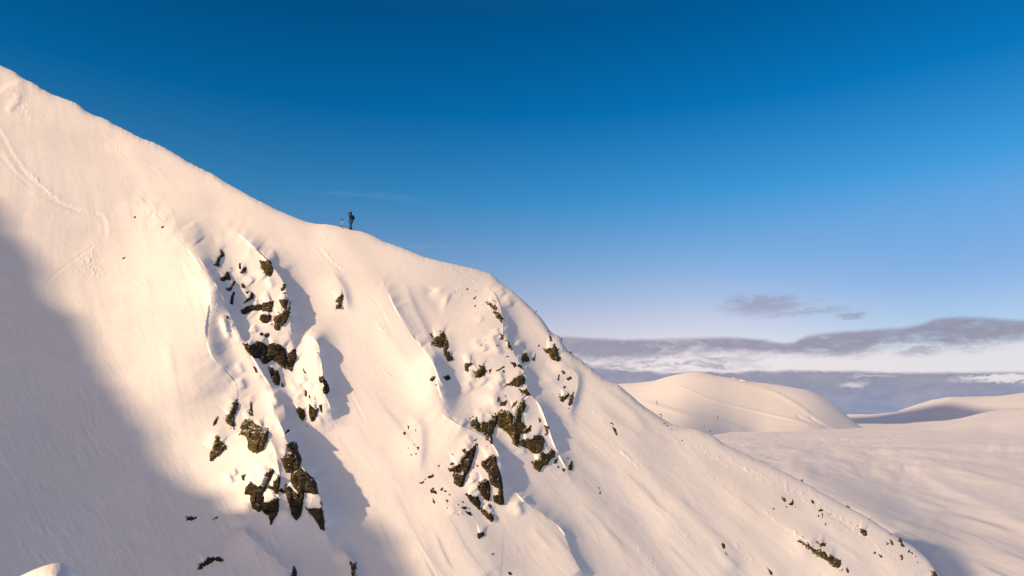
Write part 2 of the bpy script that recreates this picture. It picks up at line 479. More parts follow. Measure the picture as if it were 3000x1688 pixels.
def tps_fit(pts):
    P = np.array([(p[0] / 1000, p[1] / 1000) for p in pts]); v = np.array([1000.0 / p[2] for p in pts])
    n = len(P)
    def U(r2):
        return 0.5 * r2 * np.log(r2 + 1e-12)
    K = U(((P[:, None] - P[None]) ** 2).sum(-1)) + np.eye(n) * 1e-4
    A = np.zeros((n + 3, n + 3)); A[:n, :n] = K; A[:n, n] = 1; A[:n, n + 1:] = P; A[n, :n] = 1; A[n + 1:, :n] = P.T
    s = np.linalg.solve(A, np.concatenate([v, [0, 0, 0]]))
    def f(X, Y):
        x = X / 1000; y = Y / 1000
        o = s[n] + s[n + 1] * x + s[n + 2] * y
        for k in range(n):
            o = o + s[k] * U((x - P[k, 0]) ** 2 + (y - P[k, 1]) ** 2)
        return 1000.0 / o
    return f

def plane_depth(px, py):
    # steep face falling towards the camera and to the right
    n = np.array([0.42, -0.73, 1.0]); c = n @ np.array([-16.3, 68.0, 18.5])
    x, y, z = ray(px, py)
    return c / (n[0] * x + n[1] * y + n[2] * z)

ctrl = [(px, py, plane_depth(px, py)) for px, py in
        [(-1200, -500), (-1200, 700), (-1200, 2600), (0, 195), (0, 800), (0, 1688), (500, 450), (500, 1100), (500, 1688), (500, 2600), (1022, 671), (1000, 1200), (1000, 1688), (1300, 800), (1350, 1300), (1400, 1688), (1400, 2600)]]
for px, py in [(1480, 850), (1640, 990), (1600, 1200), (1800, 1127), (1960, 1240), (2090, 1280), (1850, 1500), (2300, 1385), (2475, 1480), (2680, 1604), (2300, 1688),
               (2760, 1700), (2300, 2600), (3300, 2600), (3500, 2140), (4200, 2350)]:
    ctrl.append((px, py, plane_depth(px, py) * (1 + 0.20 * max(0, min(px, 3200) - 1300) / 1600)))
ctrl = [(x, y, d * (1.14 if (x, y) == (0, 195) else 1.07 if (x, y) == (500, 450) else 1.2 if (x, y) == (-1200, -500) else 1.0)) for x, y, d in ctrl]
base_depth = tps_fit(ctrl)

def rot(x, y, a):
    c, s = math.cos(math.radians(a)), math.sin(math.radians(a))
    return x * c + y * s, -x * s + y * c

def face_depth(X, Y):
    D0 = base_depth(X, Y)
    R = add_strokes(X, Y, STROKES)
    # fall-line coordinates: the lines fan out from the top of the face
    th = np.arctan2(Y + 300, X - 100 + 1e-6)
    rr = np.log(np.hypot(X - 100, Y + 300) + 50)
    right = smooth(1250, 1900, X)
    R += (0.9 + 2.6 * right) * fbm(th * 26 + 0.6 * vnoise(rr * 5, th * 6, 31), rr * 6.0, 11, 3)
    R += (0.18 + 1.1 * right) * fbm(th * 90 + vnoise(rr * 9, th * 20, 32), rr * 16.0, 12, 3)
    R += (0.03 + 0.22 * right) * fbm(th * 300, rr * 40.0, 14, 2)
    R += 5.0 * fbm(X / 330.0, Y / 330.0, 13, 3)
    R += 1.5 * fbm(th * 15, rr * 13.0, 15, 2)
    # little wind crusts
    a, b = rot(X, Y, 58)
    q = fbm(a / 46.0 + 0.5 * vnoise(X / 60, Y / 60, 8), b / 12.0, 21, 3)
    R += 0.5 * np.maximum(q - 0.08, 0)
    sx, sy = rot(X, Y, 30)
    lowleft = 1 - smooth(-120, 60, X - np.interp(Y, [300, 690, 900, 1140, 1400, 1600], [-300, 0, 170, 350, 560, 900]))
    sx, sy = rot(X + 14 * vnoise(X / 90, Y / 90, 23), Y, 62)
    R += lowleft * 1.7 * fbm(sx / 42.0, sy / 13.0, 22, 3) * (0.3 + np.abs(2 * vnoise(X / 130, Y / 130, 24)))
    # crumbly patches
    for (cx, cy, rx, ry, ang) in ROUGH:
        m = 2.2 * max(rx, ry)
        sel = (abs(X - cx) < m) & (abs(Y - cy) < m)
        if not sel.any(): continue
        u, v = rot(X[sel] - cx, Y[sel] - cy, ang)
        f = np.exp(-((u / rx) ** 2 + (v / ry) ** 2) * 1.5)
        n = fbm(X[sel] / 9.0, Y[sel] / 9.0, 41, 3)
        R[sel] += f * (3.6 * np.abs(n) + 1.2 * n)
    for pl, h, w in TRACKS:
        m = 5 * w
        sel = (X > pl[:, 0].min() - m) & (X < pl[:, 0].max() + m) & (Y > pl[:, 1].min() - m) & (Y < pl[:, 1].max() + m)
        if not sel.any(): continue
        d, s, t = poly_dist(X[sel], Y[sel], pl)
        e = smooth(0, .08, t) * smooth(0, .12, 1 - t)
        nn = 0.6 + 0.9 * np.abs(fbm(X[sel] / 14.0, Y[sel] / 14.0, 42, 2))
        g = -np.exp(-(d / w) ** 2) + 0.75 * np.exp(-((d - 1.7 * w) / (0.8 * w)) ** 2) * (s < 0) + 0.35 * np.exp(-((d - 1.6 * w) / (0.8 * w)) ** 2) * (s > 0)
        R[sel] += 0.42 * e * h * nn * g
    # snow mound near the camera at the lower left corner is its own terrain further down
    D = D0 - R * 0.030 * (D0 / 60.0)
    # roll over the crest
    dist = np.maximum(Y - crest(X), 0)
    D = D + (0.8 + 0.0 * X) * np.exp(-dist / 7.0) * (D0 / 70.0)
    return D

# ------------------------------------------------------------------ materials
def snow_material(name, col=(0.86, 0.86, 0.88), scale=1.0, bump=0.35, var=0.05, streak=None):
    m = bpy.data.materials.new(name); m.use_nodes = True
    N = NT(m.node_tree)
    g = N.n('ShaderNodeNewGeometry')
    pos = g.outputs['Position']
    a = N.noise(pos, 0.12 * scale, 5, 0.6)
    b = N.noise(pos, 1.6 * scale, 6, 0.65)
    c = N.noise(pos, 9.0 * scale, 4, 0.6)
    f = N.ss(N.m('ADD', N.m('MULTIPLY', a, 0.7), N.m('MULTIPLY', b, 0.3)), 0.38, 0.62)
    base = N.mix(f, tuple(v * (1 - var) for v in col) + (1,), tuple(min(1, v * (1 + var * 0.3)) for v in col) + (1,))
    hgt = N.m('ADD', N.m('MULTIPLY', b, 1.0 / scale), N.m('MULTIPLY', c, 0.22 / scale))
    bp = N.n('ShaderNodeBump')
    bp.inputs['Strength'].default_value = bump * 0.45
    bp.inputs['Distance'].default_value = 0.12
    N.l(hgt, bp.inputs['Height'])
    p = N.n('ShaderNodeBsdfPrincipled')
    N.l(base, p.inputs['Base Color'])
    p.inputs['Roughness'].default_value = 0.65
    p.inputs['Specular IOR Level'].default_value = 0.25
    N.l(bp.outputs[0], p.inputs['Normal'])
    o = N.n('ShaderNodeOutputMaterial')
    N.l(p.outputs[0], o.inputs[0])
    return m

def rock_material(name, ca, cb, lichen=0.4):
    m = bpy.data.materials.new(name); m.use_nodes = True
    N = NT(m.node_tree)
    g = N.n('ShaderNodeNewGeometry')
    pos = g.outputs['Position']
    a = N.noise(pos, 1.3, 6, 0.65)
    b = N.noise(pos, 5.0, 6, 0.7)
    c = N.noise(pos, 0.5, 3, 0.5)
    base = N.mix(N.ss(b, 0.38, 0.64), ca + (1,), cb + (1,))
    base = N.mix(N.ss(a, 0.60 - 0.12 * lichen, 0.78 - 0.1 * lichen, 0, min(1, lichen * 1.6)), base, (0.125, 0.102, 0.026, 1))
    base = N.mix(N.ss(c, 0.5, 0.7, 0, 0.35), base, (0.075, 0.060, 0.045, 1))
    mpn = N.n('ShaderNodeMapping'); N.l(pos, mpn.inputs[0]); mpn.inputs['Rotation'].default_value = (0.5, 0.35, 0.2); mpn.inputs['Scale'].default_value = (1.0, 1.0, 5.5)
    strata = N.noise(mpn.outputs[0], 1.6, 5, 0.6)
    base = N.mix(N.ss(strata, 0.50, 0.62, 0, 0.35), base, (0.13, 0.11, 0.075, 1))
    base = N.mix(N.ss(strata, 0.46, 0.38, 0, 0.75), base, (0.008, 0.006, 0.004, 1))
    # rime and dusted snow on upward-looking facets
    sp = N.n('ShaderNodeSeparateXYZ'); N.l(g.outputs['Normal'], sp.inputs[0])
    up = N.m('ADD', sp.outputs[2], N.m('MULTIPLY', N.m('SUBTRACT', b, 0.5), 0.7))
    base = N.mix(N.ss(up, 0.88, 0.96), base, (0.84, 0.84, 0.86, 1))
    bp = N.n('ShaderNodeBump')
    bp.inputs['Strength'].default_value = 0.9
    bp.inputs['Distance'].default_value = 0.05
    N.l(N.m('ADD', a, N.m('MULTIPLY', b, 0.6)), bp.inputs['Height'])
    p = N.n('ShaderNodeBsdfPrincipled')
    N.l(base, p.inputs['Base Color'])
    p.inputs['Roughness'].default_value = 0.85
    p.inputs['Specular IOR Level'].default_value = 0.2
    N.l(bp.outputs[0], p.inputs['Normal'])
    o = N.n('ShaderNodeOutputMaterial')
    N.l(p.outputs[0], o.inputs[0])
    return m

def plain(name, col, rough=0.6, ns=20.0, var=0.25):
    m = bpy.data.materials.new(name); m.use_nodes = True
    N = NT(m.node_tree)
    tcn = N.n('ShaderNodeTexCoord')
    f = N.noise(tcn.outputs['Object'], ns, 3, 0.6)
    p = N.n('ShaderNodeBsdfPrincipled')
    N.l(N.mix(f, tuple(c * (1 - var) for c in col) + (1,), tuple(min(1, c * (1 + var)) for c in col) + (1,)), p.inputs['Base Color'])
    p.inputs['Roughness'].default_value = rough
    o = N.n('ShaderNodeOutputMaterial'); N.l(p.outputs[0], o.inputs[0])
    return m

M_SNOW = snow_material("snow_face")
M_VALLEY = snow_material("snow_valley", scale=0.06, bump=0.3)
M_HILL = snow_material("snow_hill", scale=0.02, bump=0.2)
M_ROCK = rock_material("dark_rock", (0.018, 0.013, 0.007), (0.045, 0.034, 0.013), 0.15)
M_MOSS = rock_material("mossy_rock", (0.036, 0.029, 0.009), (0.090, 0.072, 0.018), 0.6)

# ------------------------------------------------------------------ mountain face mesh
def columns(x0, x1, step, outl, outr, n=50):
    inner = np.arange(x0, x1 + step, step)
    l = x0 - (x0 - outl) * (np.linspace(1, 0, n, endpoint=False) ** 1.8)
    r = x1 + (outr - x1) * (np.linspace(0, 1, n + 1)[1:] ** 1.8) + step
    return np.concatenate([l, inner, r])

def build_face():
    cols = columns(-20, 3020, 2.0, -1200, 4200)
    cy = crest(cols)
    mid = np.maximum(1715, cy + 120)
    nt = 760
    v = np.linspace(0, 1, nt)
    v = 0.93 * v + 0.07 * v ** 2
    top = cy[None] + (mid - cy)[None] * v[:, None]
    w = np.linspace(0, 1, 61)[1:] ** 1.3
    bot = mid[None] + (2600 - mid)[None] * w[:, None]
    PY = np.concatenate([top, bot], 0)
    PX = np.repeat(cols[None], len(PY), 0)
    D = face_depth(PX, PY)
    V = P3(PX, PY, D)
    # the far side of the mountain: over the crest and down
    c = V[0]
    rows = []
    for s in [120, 70, 40, 22, 12, 6, 3, 1.5, 0.7, 0.3]:
        drop = 0.32 * s + 0.35 * s * (1 - math.exp(-s / 8.0))
        q = c.copy()
        q[:, 0] += 0.15 * s; q[:, 1] += s; q[:, 2] -= drop
        rows.append(q)
    V = np.concatenate([np.stack(rows), V], 0)
    nr, nc = V.shape[:2]
    o = mesh_np("mountain", V.reshape(-1, 3), grid_quads(nr, nc), M_SNOW)
    tag(o, "steep snow-covered mountain face falling from the upper left to the right", "mountain", kind='structure')

# ------------------------------------------------------------------ neighbouring ridge (behind the camera, out of view, shades the lower left)
SHADE = [(-900, -250), (-500, 90), (-250, 340), (-100, 510), (0, 630), (90, 755), (170, 865), (260, 1000), (350, 1130), (450, 1270), (560, 1400), (650, 1452),
         (760, 1490), (900, 1500), (1030, 1490), (1120, 1530), (1180, 1610), (1250, 1720), (1380, 1850)]
def build_shade_ridge():
    pl = catmull(SHADE, 8)
    d = base_depth(pl[:, 0], pl[:, 1])
    p = P3(pl[:, 0], pl[:, 1], d)
    c = p + S[None] * 55.0
    c[:, 2] += 0.5 * fbm(np.arange(len(c)) / 6.0, np.zeros(len(c)), 61, 3)
    nrm = np.repeat(np.array([[-S[0], -S[1], 0]]) / math.hypot(S[0], S[1]), len(c), 0)
    rows = []
    for s in [-60, -30, -15, -7, -3, -1.2, 0, 1.2, 3, 7, 15, 30]:
        q = c + nrm * s
        q[:, 2] -= (0.9 if s > 0 else 1.0) * (abs(s) ** 2 / (abs(s) + 2.0)) + (0.15 * fbm(np.arange(len(c)) / 4.0, np.full(len(c), s / 5.0), 62, 3) if s else 0)
        rows.append(q)
    V = np.stack(rows)
    o = mesh_np("ridge", V.reshape(-1, 3), grid_quads(*V.shape[:2]), M_SNOW)
    tag(o, "neighbouring snow ridge outside the picture", "ridge", kind='structure')
build_shade_ridge()

# ------------------------------------------------------------------ valley, hill and far hills
VZ = -35.0
VS = []
def vridge(pts, h, wl, wr, p=2.0, tp=0.15, tp2=None):
    VS.append((catmull(pts), h, wl, wr, p, tp, tp if tp2 is None else tp2))
vridge([(2280, 1355), (2425, 1417), (2537, 1472), (2648, 1523), (2760, 1568), (2871, 1615), (3000, 1672), (3200, 1760)], 5, 34, 110, 1.6, .15, .05)
vridge([(2620, 1352), (2700, 1385), (2790, 1437), (2900, 1492), (3000, 1543), (3150, 1610)], 11, 22, 60, 1.5, .25, .05)
vridge([(2660, 1420), (2780, 1490), (2900, 1560), (3050, 1640)], -4, 30, 40, 2, .25, .1)
vridge([(2560, 1330), (2750, 1370), (2900, 1415), (3050, 1470)], 7, 22, 40, 1.6, .3, .1)
vridge([(2400, 1345), (2560, 1380), (2700, 1440), (2860, 1530)], 3, 30, 30, 1.8, .3, .3)
vridge([(2120, 1290), (2300, 1330), (2450, 1380), (2600, 1440)], 3, 20, 30, 1.8, .3, .3)

_r = random.Random(11)
for _k in range(90):
    x = _r.uniform(2150, 3100); y = _r.uniform(1300, 1680)
    dx, dy = x - 1700, y - 1200; n_ = math.hypot(dx, dy); L = _r.uniform(80, 320) * (0.5 + (y - 1300) / 500)
    bend = _r.uniform(-.1, .1)
    vridge([(x + dx / n_ * L * q, y + dy / n_ * L * q + bend * L * q * q) for q in (0, .33, .66, 1)], _r.uniform(1.0, 4.5), _r.uniform(8, 30), _r.uniform(3, 9), 1.5, .35, .4)

def build_valley():
    cols = columns(1780, 3020, 2.5, -1400, 4600, 60)
    py = np.concatenate([[1223.2, 1224, 1226, 1230, 1236, 1242, 1248], np.arange(1252, 1300, 1.0), np.arange(1300, 1700, 2.0), np.linspace(1702, 2600, 50)])
    PX, PY = np.meshgrid(cols, py)
    x, y, z = ray(PX, PY)
    W0 = z / VZ
    # the ground climbs towards the foot of the mountain
    sel = SKYLINE[SKYLINE[:, 0] > 1900]
    d, sd_, t = poly_dist(PX, PY, sel)
    near = 0.22 * np.exp(-(d / 70.0) ** 1.8) * smooth(1250, 1330, PY) * smooth(1700, 2100, PX)
    near = near * smooth(1700, 2100, PX)
    Wn = np.maximum(1 / 105.0 * smooth(1230, 1500, PY), W0)
    W1 = W0 + (Wn - W0) * near
    D = 1 / W1
    R = add_strokes(PX, PY, VS)
    th = np.arctan2(PY - 1200, PX - 1700); rr = np.log(np.hypot(PX - 1700, PY - 1200) + 30)
    wv = 0.5 * vnoise(rr * 6, th * 9, 70)
    amp = smooth(1250, 1420, PY)
    R += (0.8 + 3.4 * amp) * fbm(th * 24 + wv, rr * 3.0, 71, 3)
    R += (0.3 + 1.2 * amp) * fbm(th * 80 + wv, rr * 11.0, 72, 3)
    R += 0.3 * fbm(th * 260, rr * 40.0, 74, 2)
    V = np.stack([x * D, y * D, z * D], -1)
    X, Y = V[..., 0], V[..., 1]
    V[..., 2] += R * D / 2000.0
    fade = 1 - smooth(2500, 6000, Y)
    a, b = rot(X, Y, 62)
    V[..., 2] += (3.5 * fbm(X / 170.0, Y / 340.0, 75, 3) + 1.1 * fbm(a / 46.0, b / 13.0, 76, 4)) * fade * smooth(150, 500, Y)
    o = mesh_np("snow_plain", V.reshape(-1, 3), grid_quads(*V.shape[:2]), M_VALLEY)
    tag(o, "wide wind-streaked snow plain below the mountain", "snow field", kind='structure')
    return
build_valley()

def build_hill(name, top, bottom, ctrlpts, label, relief=None, xr=(1200, 3020), step=3.0, rows=220, amp=1.0, out=None):
    T = np.array(top, float)
    f = None if ctrlpts is None else tps_fit(ctrlpts)
    def dfn(X, Y):
        dd = np.maximum(Y - np.interp(X, np.arange(700, 2900, 10.0), CRS), 0)
        k = 2.5 + 3.4 * smooth(2250, 1800, X)
        return 2110 + 150 * smooth(2150, 2600, X) + 60 * smooth(2000, 1600, X) - k * dd - 110 * (1 - np.exp(-dd / 38.0))
    g_ = np.arange(700, 2900, 10.0)
    CRS = np.convolve(np.pad(np.interp(g_, T[:, 0], T[:, 1]), 6, mode='edge'), np.ones(13) / 13, 'valid')
    cols = np.arange(xr[0], xr[1] + step, step)
    cyv = np.interp(cols, T[:, 0], T[:, 1])
    for k in (6, 12):
        cyv = 0.5 * cyv + 0.25 * (np.interp(cols - k, T[:, 0], T[:, 1]) + np.interp(cols + k, T[:, 0], T[:, 1]))
    cyv = cyv + 0.8 * vnoise(cols / 20.0, cols * 0, 9)
    v = np.linspace(0, 1, rows)[:, None]
    PY = cyv[None] + (bottom - cyv)[None] * v
    PX = np.repeat(cols[None], rows, 0)
    D = f(PX, PY) if f else dfn(PX, PY)
    dist = PY - cyv[None]
    base = D.copy()
    D = D * (1 + 0.03 * np.exp(-dist / 5.0))
    R = 0.9 * fbm(PX / 190.0, PY / 60.0, 81, 3) * amp
    a, b = rot(PX, PY, 18)
    R += 0.28 * fbm(a / 60.0, b / 5.0, 82, 3) * amp
    if relief: R += add_strokes(PX, PY, relief)
    D = D - R * base / 2000.0
    V = P3(PX, PY, D)
    c = V[0]; back = []
    for s in (0.5, 0.25, 0.1, 0.04, 0.015, 0.005):
        q = c * 1.0
        q[:, 1] += s * base[0]; q[:, 2] -= (0.25 * s + 0.3 * s * s) * base[0] * 0.6
        back.append(q)
    V = np.concatenate([np.stack(back), V], 0)
    o = mesh_np(name, V.reshape(-1, 3), grid_quads(*V.shape[:2]), M_HILL)
    tag(o, label, "hill", kind='structure')
    def at(px, py):
        Dp = (f or dfn)(np.array([px], float), np.array([py], float))
        return P3(np.array([px]), np.array([py]), Dp)[0]
    return at

HT = [(900, 1290), (1200, 1200), (1500, 1150), (1700, 1130), (1850, 1123), (1913, 1117), (1951, 1105), (1991, 1096), (2027, 1091), (2047, 1090.5), (2077, 1096), (2102, 1102),
      (2145, 1107), (2190, 1117), (2254, 1125), (2317, 1133.5), (2367, 1144), (2392, 1154), (2430, 1175), (2456, 1195), (2481, 1217), (2505, 1238), (2535, 1262), (2600, 1300), (2700, 1330)]
def st(pts, h, wl, wr, p=2.0, tp=.15, tp2=.15):
    return (catmull(pts), h, wl, wr, p, tp, tp2)
def zd(*pts):   # bearings noted on a closer look at the hill
    return [(1850 + x / 3.963, 1080 + y / 3.963) for x, y in pts]
def zdy(*pts):
    return zd(*pts)
hill_rel = [st(zd((400, 150), (700, 270), (900, 360), (1200, 440), (1500, 510), (1800, 580), (2100, 650), (2330, 705)), 7.5, 8, 3.2, 1.6),
            st(zd((400, 162), (700, 285), (900, 378), (1200, 460), (1500, 530), (1800, 600), (2060, 660)), -4, 3, 3, 2),
            st(zd((1130, 140), (1400, 190), (1700, 290), (1960, 440), (2080, 530), (2250, 630), (2420, 700)), 7.5, 8, 3.2, 1.6),
            st(zd((0, 350), (300, 420), (640, 520), (1000, 600), (1200, 660), (1450, 740)), 8, 8, 3.2, 1.6),
            st(zd((100, 400), (400, 470), (640, 540), (900, 610), (1200, 680), (1400, 745)), 6.5, 8, 3.2, 1.6),
            st(zd((1890, 535), (2000, 600), (2180, 670), (2330, 710)), -6, 3, 3, 2),
            st(zd((2050, 560), (2200, 650), (2350, 710)), -6, 3, 3, 2),
            st([(1700, 1150), (1850, 1138), (1950, 1128), (2020, 1112)], 2.0, 5, 7, 2),
            st([(2010, 1112), (2100, 1150), (2180, 1195), (2300, 1240)], 4, 70, 90, 2, .3, .3)]
hill_at = build_hill("hill", HT, 1345, None,
           "smooth rounded snow hill with lift tracks across the plain", relief=hill_rel, xr=(900, 2700), step=1.6, rows=220)
build_hill("far_hill", [(2300, 1236), (2487, 1213), (2560, 1214), (2640, 1204), (2690, 1188), (2730, 1171), (2780, 1163), (2860, 1162), (2930, 1160), (3000, 1150), (3150, 1130), (3600, 1120), (4200, 1180)], 1262,
           [(2300, 1236, 6500), (2560, 1214, 6200), (2780, 1164, 5600), (3000, 1152, 6500), (3600, 1120, 6800), (4200, 1180, 6800), (2300, 1262, 4200), (2800, 1262, 3900), (3500, 1262, 3900), (4200, 1262, 3900), (2850, 1200, 5000)],
           "distant pale snow mountain rising into the clouds", xr=(2300, 4200), step=4, rows=90, amp=0.8,
           relief=[st([(2700, 1170), (2790, 1190), (2880, 1215), (3000, 1230)], 5, 30, 20)])
build_hill("near_hill", [(2500, 1262), (2600, 1246), (2700, 1236), (2780, 1231), (2830, 1222), (2880, 1209), (2940, 1199), (3000, 1196), (3200, 1180), (3600, 1170), (4200, 1200)], 1300,
           [(2500, 1262, 3000), (2700, 1236, 2900), (2880, 1209, 2500), (3000, 1196, 2600), (3600, 1170, 2600), (4200, 1200, 2600), (2500, 1300, 1250), (2900, 1300, 1200), (3500, 1300, 1200), (4200, 1300, 1200), (2900, 1262, 1650), (2600, 1268, 1750)],
           "low snow swell at the far end of the plain", xr=(2500, 4200), step=3, rows=110, amp=0.7,
           relief=[st([(2740, 1250), (2850, 1228), (2950, 1216), (3100, 1205)], 2, 6, 14)])

# ------------------------------------------------------------------ near snow mound at the lower left corner
def build_mound():
    cols = np.arange(-260, 330, 3.0)
    pts = np.array([(-260, 1790), (-100, 1745), (0, 1712), (60, 1687), (100, 1668), (130, 1657), (158, 1650), (180, 1650), (200, 1658), (211, 1672), (214, 1700), (222, 1760), (330, 1960)], float)
    cyv = np.interp(cols, pts[:, 0], pts[:, 1])
    cyv = 0.4 * cyv + 0.3 * (np.interp(cols - 5, pts[:, 0], pts[:, 1]) + np.interp(cols + 5, pts[:, 0], pts[:, 1]))
    v = np.linspace(0, 1, 120)[:, None] ** 1.2
    PY = cyv[None] + (2500 - cyv)[None] * v
    PX = np.repeat(cols[None], len(PY), 0)
    dist = PY - cyv[None]
    D = 11.0 - 0.0028 * dist + 1.1 * np.exp(-dist / 22.0)
    D += 0.8 * smooth(130, 330, PX)
    D -= 0.05 * fbm(PX / 40, PY / 40, 91, 4)
    V = P3(PX, PY, D)
    c = V[0]; back = []
    for s in (14, 8, 4, 2, 0.8, 0.3):
        q = c.copy(); q[:, 1] += s; q[:, 2] -= 0.55 * s
        back.append(q)
    V = np.concatenate([np.stack(back), V], 0)
    o = mesh_np("snow_mound", V.reshape(-1, 3), grid_quads(*V.shape[:2]), M_SNOW)
    tag(o, "sunlit rounded snow mound in the lower left corner", "snow mound", kind='structure')
build_mound()

# ------------------------------------------------------------------ rocks
ZT = {'4': (560, 700, 2.898), '5': (560, 1150, 2.693), '7': (1180, 800, 3.623), '8': (1150, 1150, 2.693), 'c': (2200, 1400, 4.293), 'd': (1850, 1080, 3.963),
      'e': (1700, 1050, 1.9815), '3': (0, 1000, 2.106), '2': (0, 550, 3.22), 'p': (0, 0, 1.0)}
def Z(code, pts):
    ox, oy, s = ZT[code]
    return np.array([(ox + x / s, oy + y / s) for x, y in pts], float)

def sdist(X, Y, poly):
    """signed distance to a closed outline, + inside"""
    pl = np.vstack([poly, poly[:1]])
    d2 = np.full(X.shape, 1e18); ins = np.zeros(X.shape, bool)
    for k in range(len(poly)):
        ax, ay = pl[k]; bx, by = pl[k + 1]
        dx, dy = bx - ax, by - ay
        t = np.clip(((X - ax) * dx + (Y - ay) * dy) / (dx * dx + dy * dy + 1e-9), 0, 1)
        d2 = np.minimum(d2, (X - ax - t * dx) ** 2 + (Y - ay - t * dy) ** 2)
        c = ((ay > Y) != (by > Y)) & (X < (bx - ax) * (Y - ay) / (by - ay + 1e-12) + ax)
        ins ^= c
    return np.where(ins, 1, -1) * np.sqrt(d2)

def facets(X, Y, cell, seed):
    """broken planes: every cell is its own tilted plane; cracks between"""
    gx = np.floor(X / cell).astype(np.int64); gy = np.floor(Y / cell).astype(np.int64)
    b1 = np.full(X.shape, 1e9); b2 = np.full(X.shape, 1e9); hh = np.zeros(X.shape)
    for i in (-1, 0, 1):
        for j in (-1, 0, 1):
            cx = gx + i; cy = gy + j
            px = (cx + _hash(cx, cy, seed)) * cell; py = (cy + _hash(cx, cy, seed + 1)) * cell
            ddx = (X - px); ddy = (Y - py)
            d = ddx ** 2 * 1.3 + ddy ** 2 * 0.7
            h = (_hash(cx, cy, seed + 2) - 0.5) * cell * 0.5 + ddx * (_hash(cx, cy, seed + 3) - 0.5) * 1.1 + ddy * (_hash(cx, cy, seed + 4) - 0.5) * 0.9
            m = d < b1
            b2 = np.where(m, b1, np.minimum(b2, d))
            hh = np.where(m, h, hh); b1 = np.where(m, d, b1)
    crack = np.exp(-((np.sqrt(b2) - np.sqrt(b1)) / (0.10 * cell)) ** 2)
    return hh, crack

RID = [100]
def rock_mesh(name, poly, mat, parent=None, H=None, jag=None, bias=0.0, depth_fn=None, step=None, holes=0.0, expand=1.4):
    fn = depth_fn or face_depth
    w = max(np.ptp(poly[:, 0]), np.ptp(poly[:, 1])); mn = min(np.ptp(poly[:, 0]), np.ptp(poly[:, 1]))
    if step is None: step = 0.9 if w < 25 else (1.2 if w < 80 else 1.6)
    mg = 12 if mn > 18 else 6
    xs = np.arange(poly[:, 0].min() - mg, poly[:, 0].max() + mg, step); ys = np.arange(poly[:, 1].min() - mg, poly[:, 1].max() + mg, step)
    X, Y = np.meshgrid(xs, ys)
    if jag is None: jag = 1.4 if mat is M_ROCK else 2.6
    RID[0] += 7
    seed = RID[0]
    sdv = sdist(X, Y, poly)
    jag = min(jag, 0.25 * mn + 0.4)
    e = sdv + (expand if mn > 22 else 0.5 if mn > 12 else 0.0) + jag * (fbm(X / 7.0, Y / 7.0, seed, 3) * 1.6) - bias
    if mn > 18 and mat is M_MOSS:      # frayed rim: small teeth of rock just through the snow
        e = np.maximum(e, 8.0 * fbm(X / 5.0, Y / 5.0, seed + 5, 2) - 1.6 + 0.30 * sdv)
    if holes: e = np.minimum(e, 9) - holes * np.maximum(fbm(X / 16.0, Y / 16.0, seed + 1, 3), 0) * 10
    if fn is face_depth: e = np.where((Y < crest(X) + 1.0) & (sdv < 0.2), -20.0, e)
    if H is None: H = min(13.0, 2.0 + 0.16 * mn)
    pr = H * np.tanh(e * 2.0 / H)
    cell = max(7.0, min(28.0, mn * 0.5))
    fc, crack = facets(X, Y, cell, seed)
    ins = smooth(0, cell * 0.6, e)
    pr = pr + ins * (fc * min(0.5, H / 16.0) - crack * min(1.8, H / 5)) + ins * 0.2 * fbm(X / 6, Y / 6, seed + 3, 3)
    pr = np.where(e > 1.0, np.maximum(pr, 1.2), pr)
    pr = np.maximum(pr, -9)
    D0 = fn(X, Y)
    D = D0 - pr * D0 / 2000.0
    V = P3(X, Y, D).reshape(-1, 3)
    keep = (e > -4).ravel()
    q = grid_quads(*X.shape)
    q = q[keep[q].any(1)]
    # body of the rock under the snow: a back shell, so that it is a solid block
    B = P3(X, Y, D0 + (10 + 0.6 * H) * D0 / 2000.0 + np.maximum(e, 0) * D0 / 2000.0).reshape(-1, 3)
    used = np.unique(q)
    n = len(V)
    edges = {}
    for a, b in ((0, 1), (1, 2), (2, 3), (3, 0)):
        ea = q[:, a].astype(np.int64); eb = q[:, b].astype(np.int64)
        for u, v2 in zip(ea.tolist(), eb.tolist()):
            if (v2, u) in edges: del edges[(v2, u)]
            else: edges[(u, v2)] = 1
    side = np.array([(v2, u, u + n, v2 + n) for u, v2 in edges], dtype=np.int64).reshape(-1, 4)
    allq = np.concatenate([q, q[:, ::-1] + n, side], 0)
    VV = np.concatenate([V, B], 0)
    u2, inv = np.unique(allq, return_inverse=True)
    VV = VV[u2]; allq = inv.reshape(allq.shape)
    cen = VV.mean(0)
    o = mesh_np(name, VV - cen, allq, mat, parent, smooth=False)
    o.location = cen.tolist()
    return o

def make_rock(name, label, code, polys, mat=None, cat="rock", group=None, part="rock_face", **kw):
    mat = mat or M_ROCK
    if isinstance(polys[0], tuple): polys = [polys]
    if len(polys) == 1:
        o = rock_mesh(name, Z(code, polys[0]), mat, **kw)
        tag(o, label, cat, group)
        return o
    P = [Z(code, p) for p in polys]
    c = np.mean([p.mean(0) for p in P], axis=0)
    fn = kw.get('depth_fn') or face_depth
    loc = P3(np.array([c[0]]), np.array([c[1]]), fn(np.array([c[0]]), np.array([c[1]])))[0]
    e = bpy.data.objects.new(name, None); COL.objects.link(e)
    e.location = loc.tolist(); e.empty_display_size = 0.3
    tag(e, label, cat, group)
    for p in P:
        o = rock_mesh(part, p, mat, **kw)
        o.location = (Vector(o.location) - e.location)
        o.parent = e
    return e

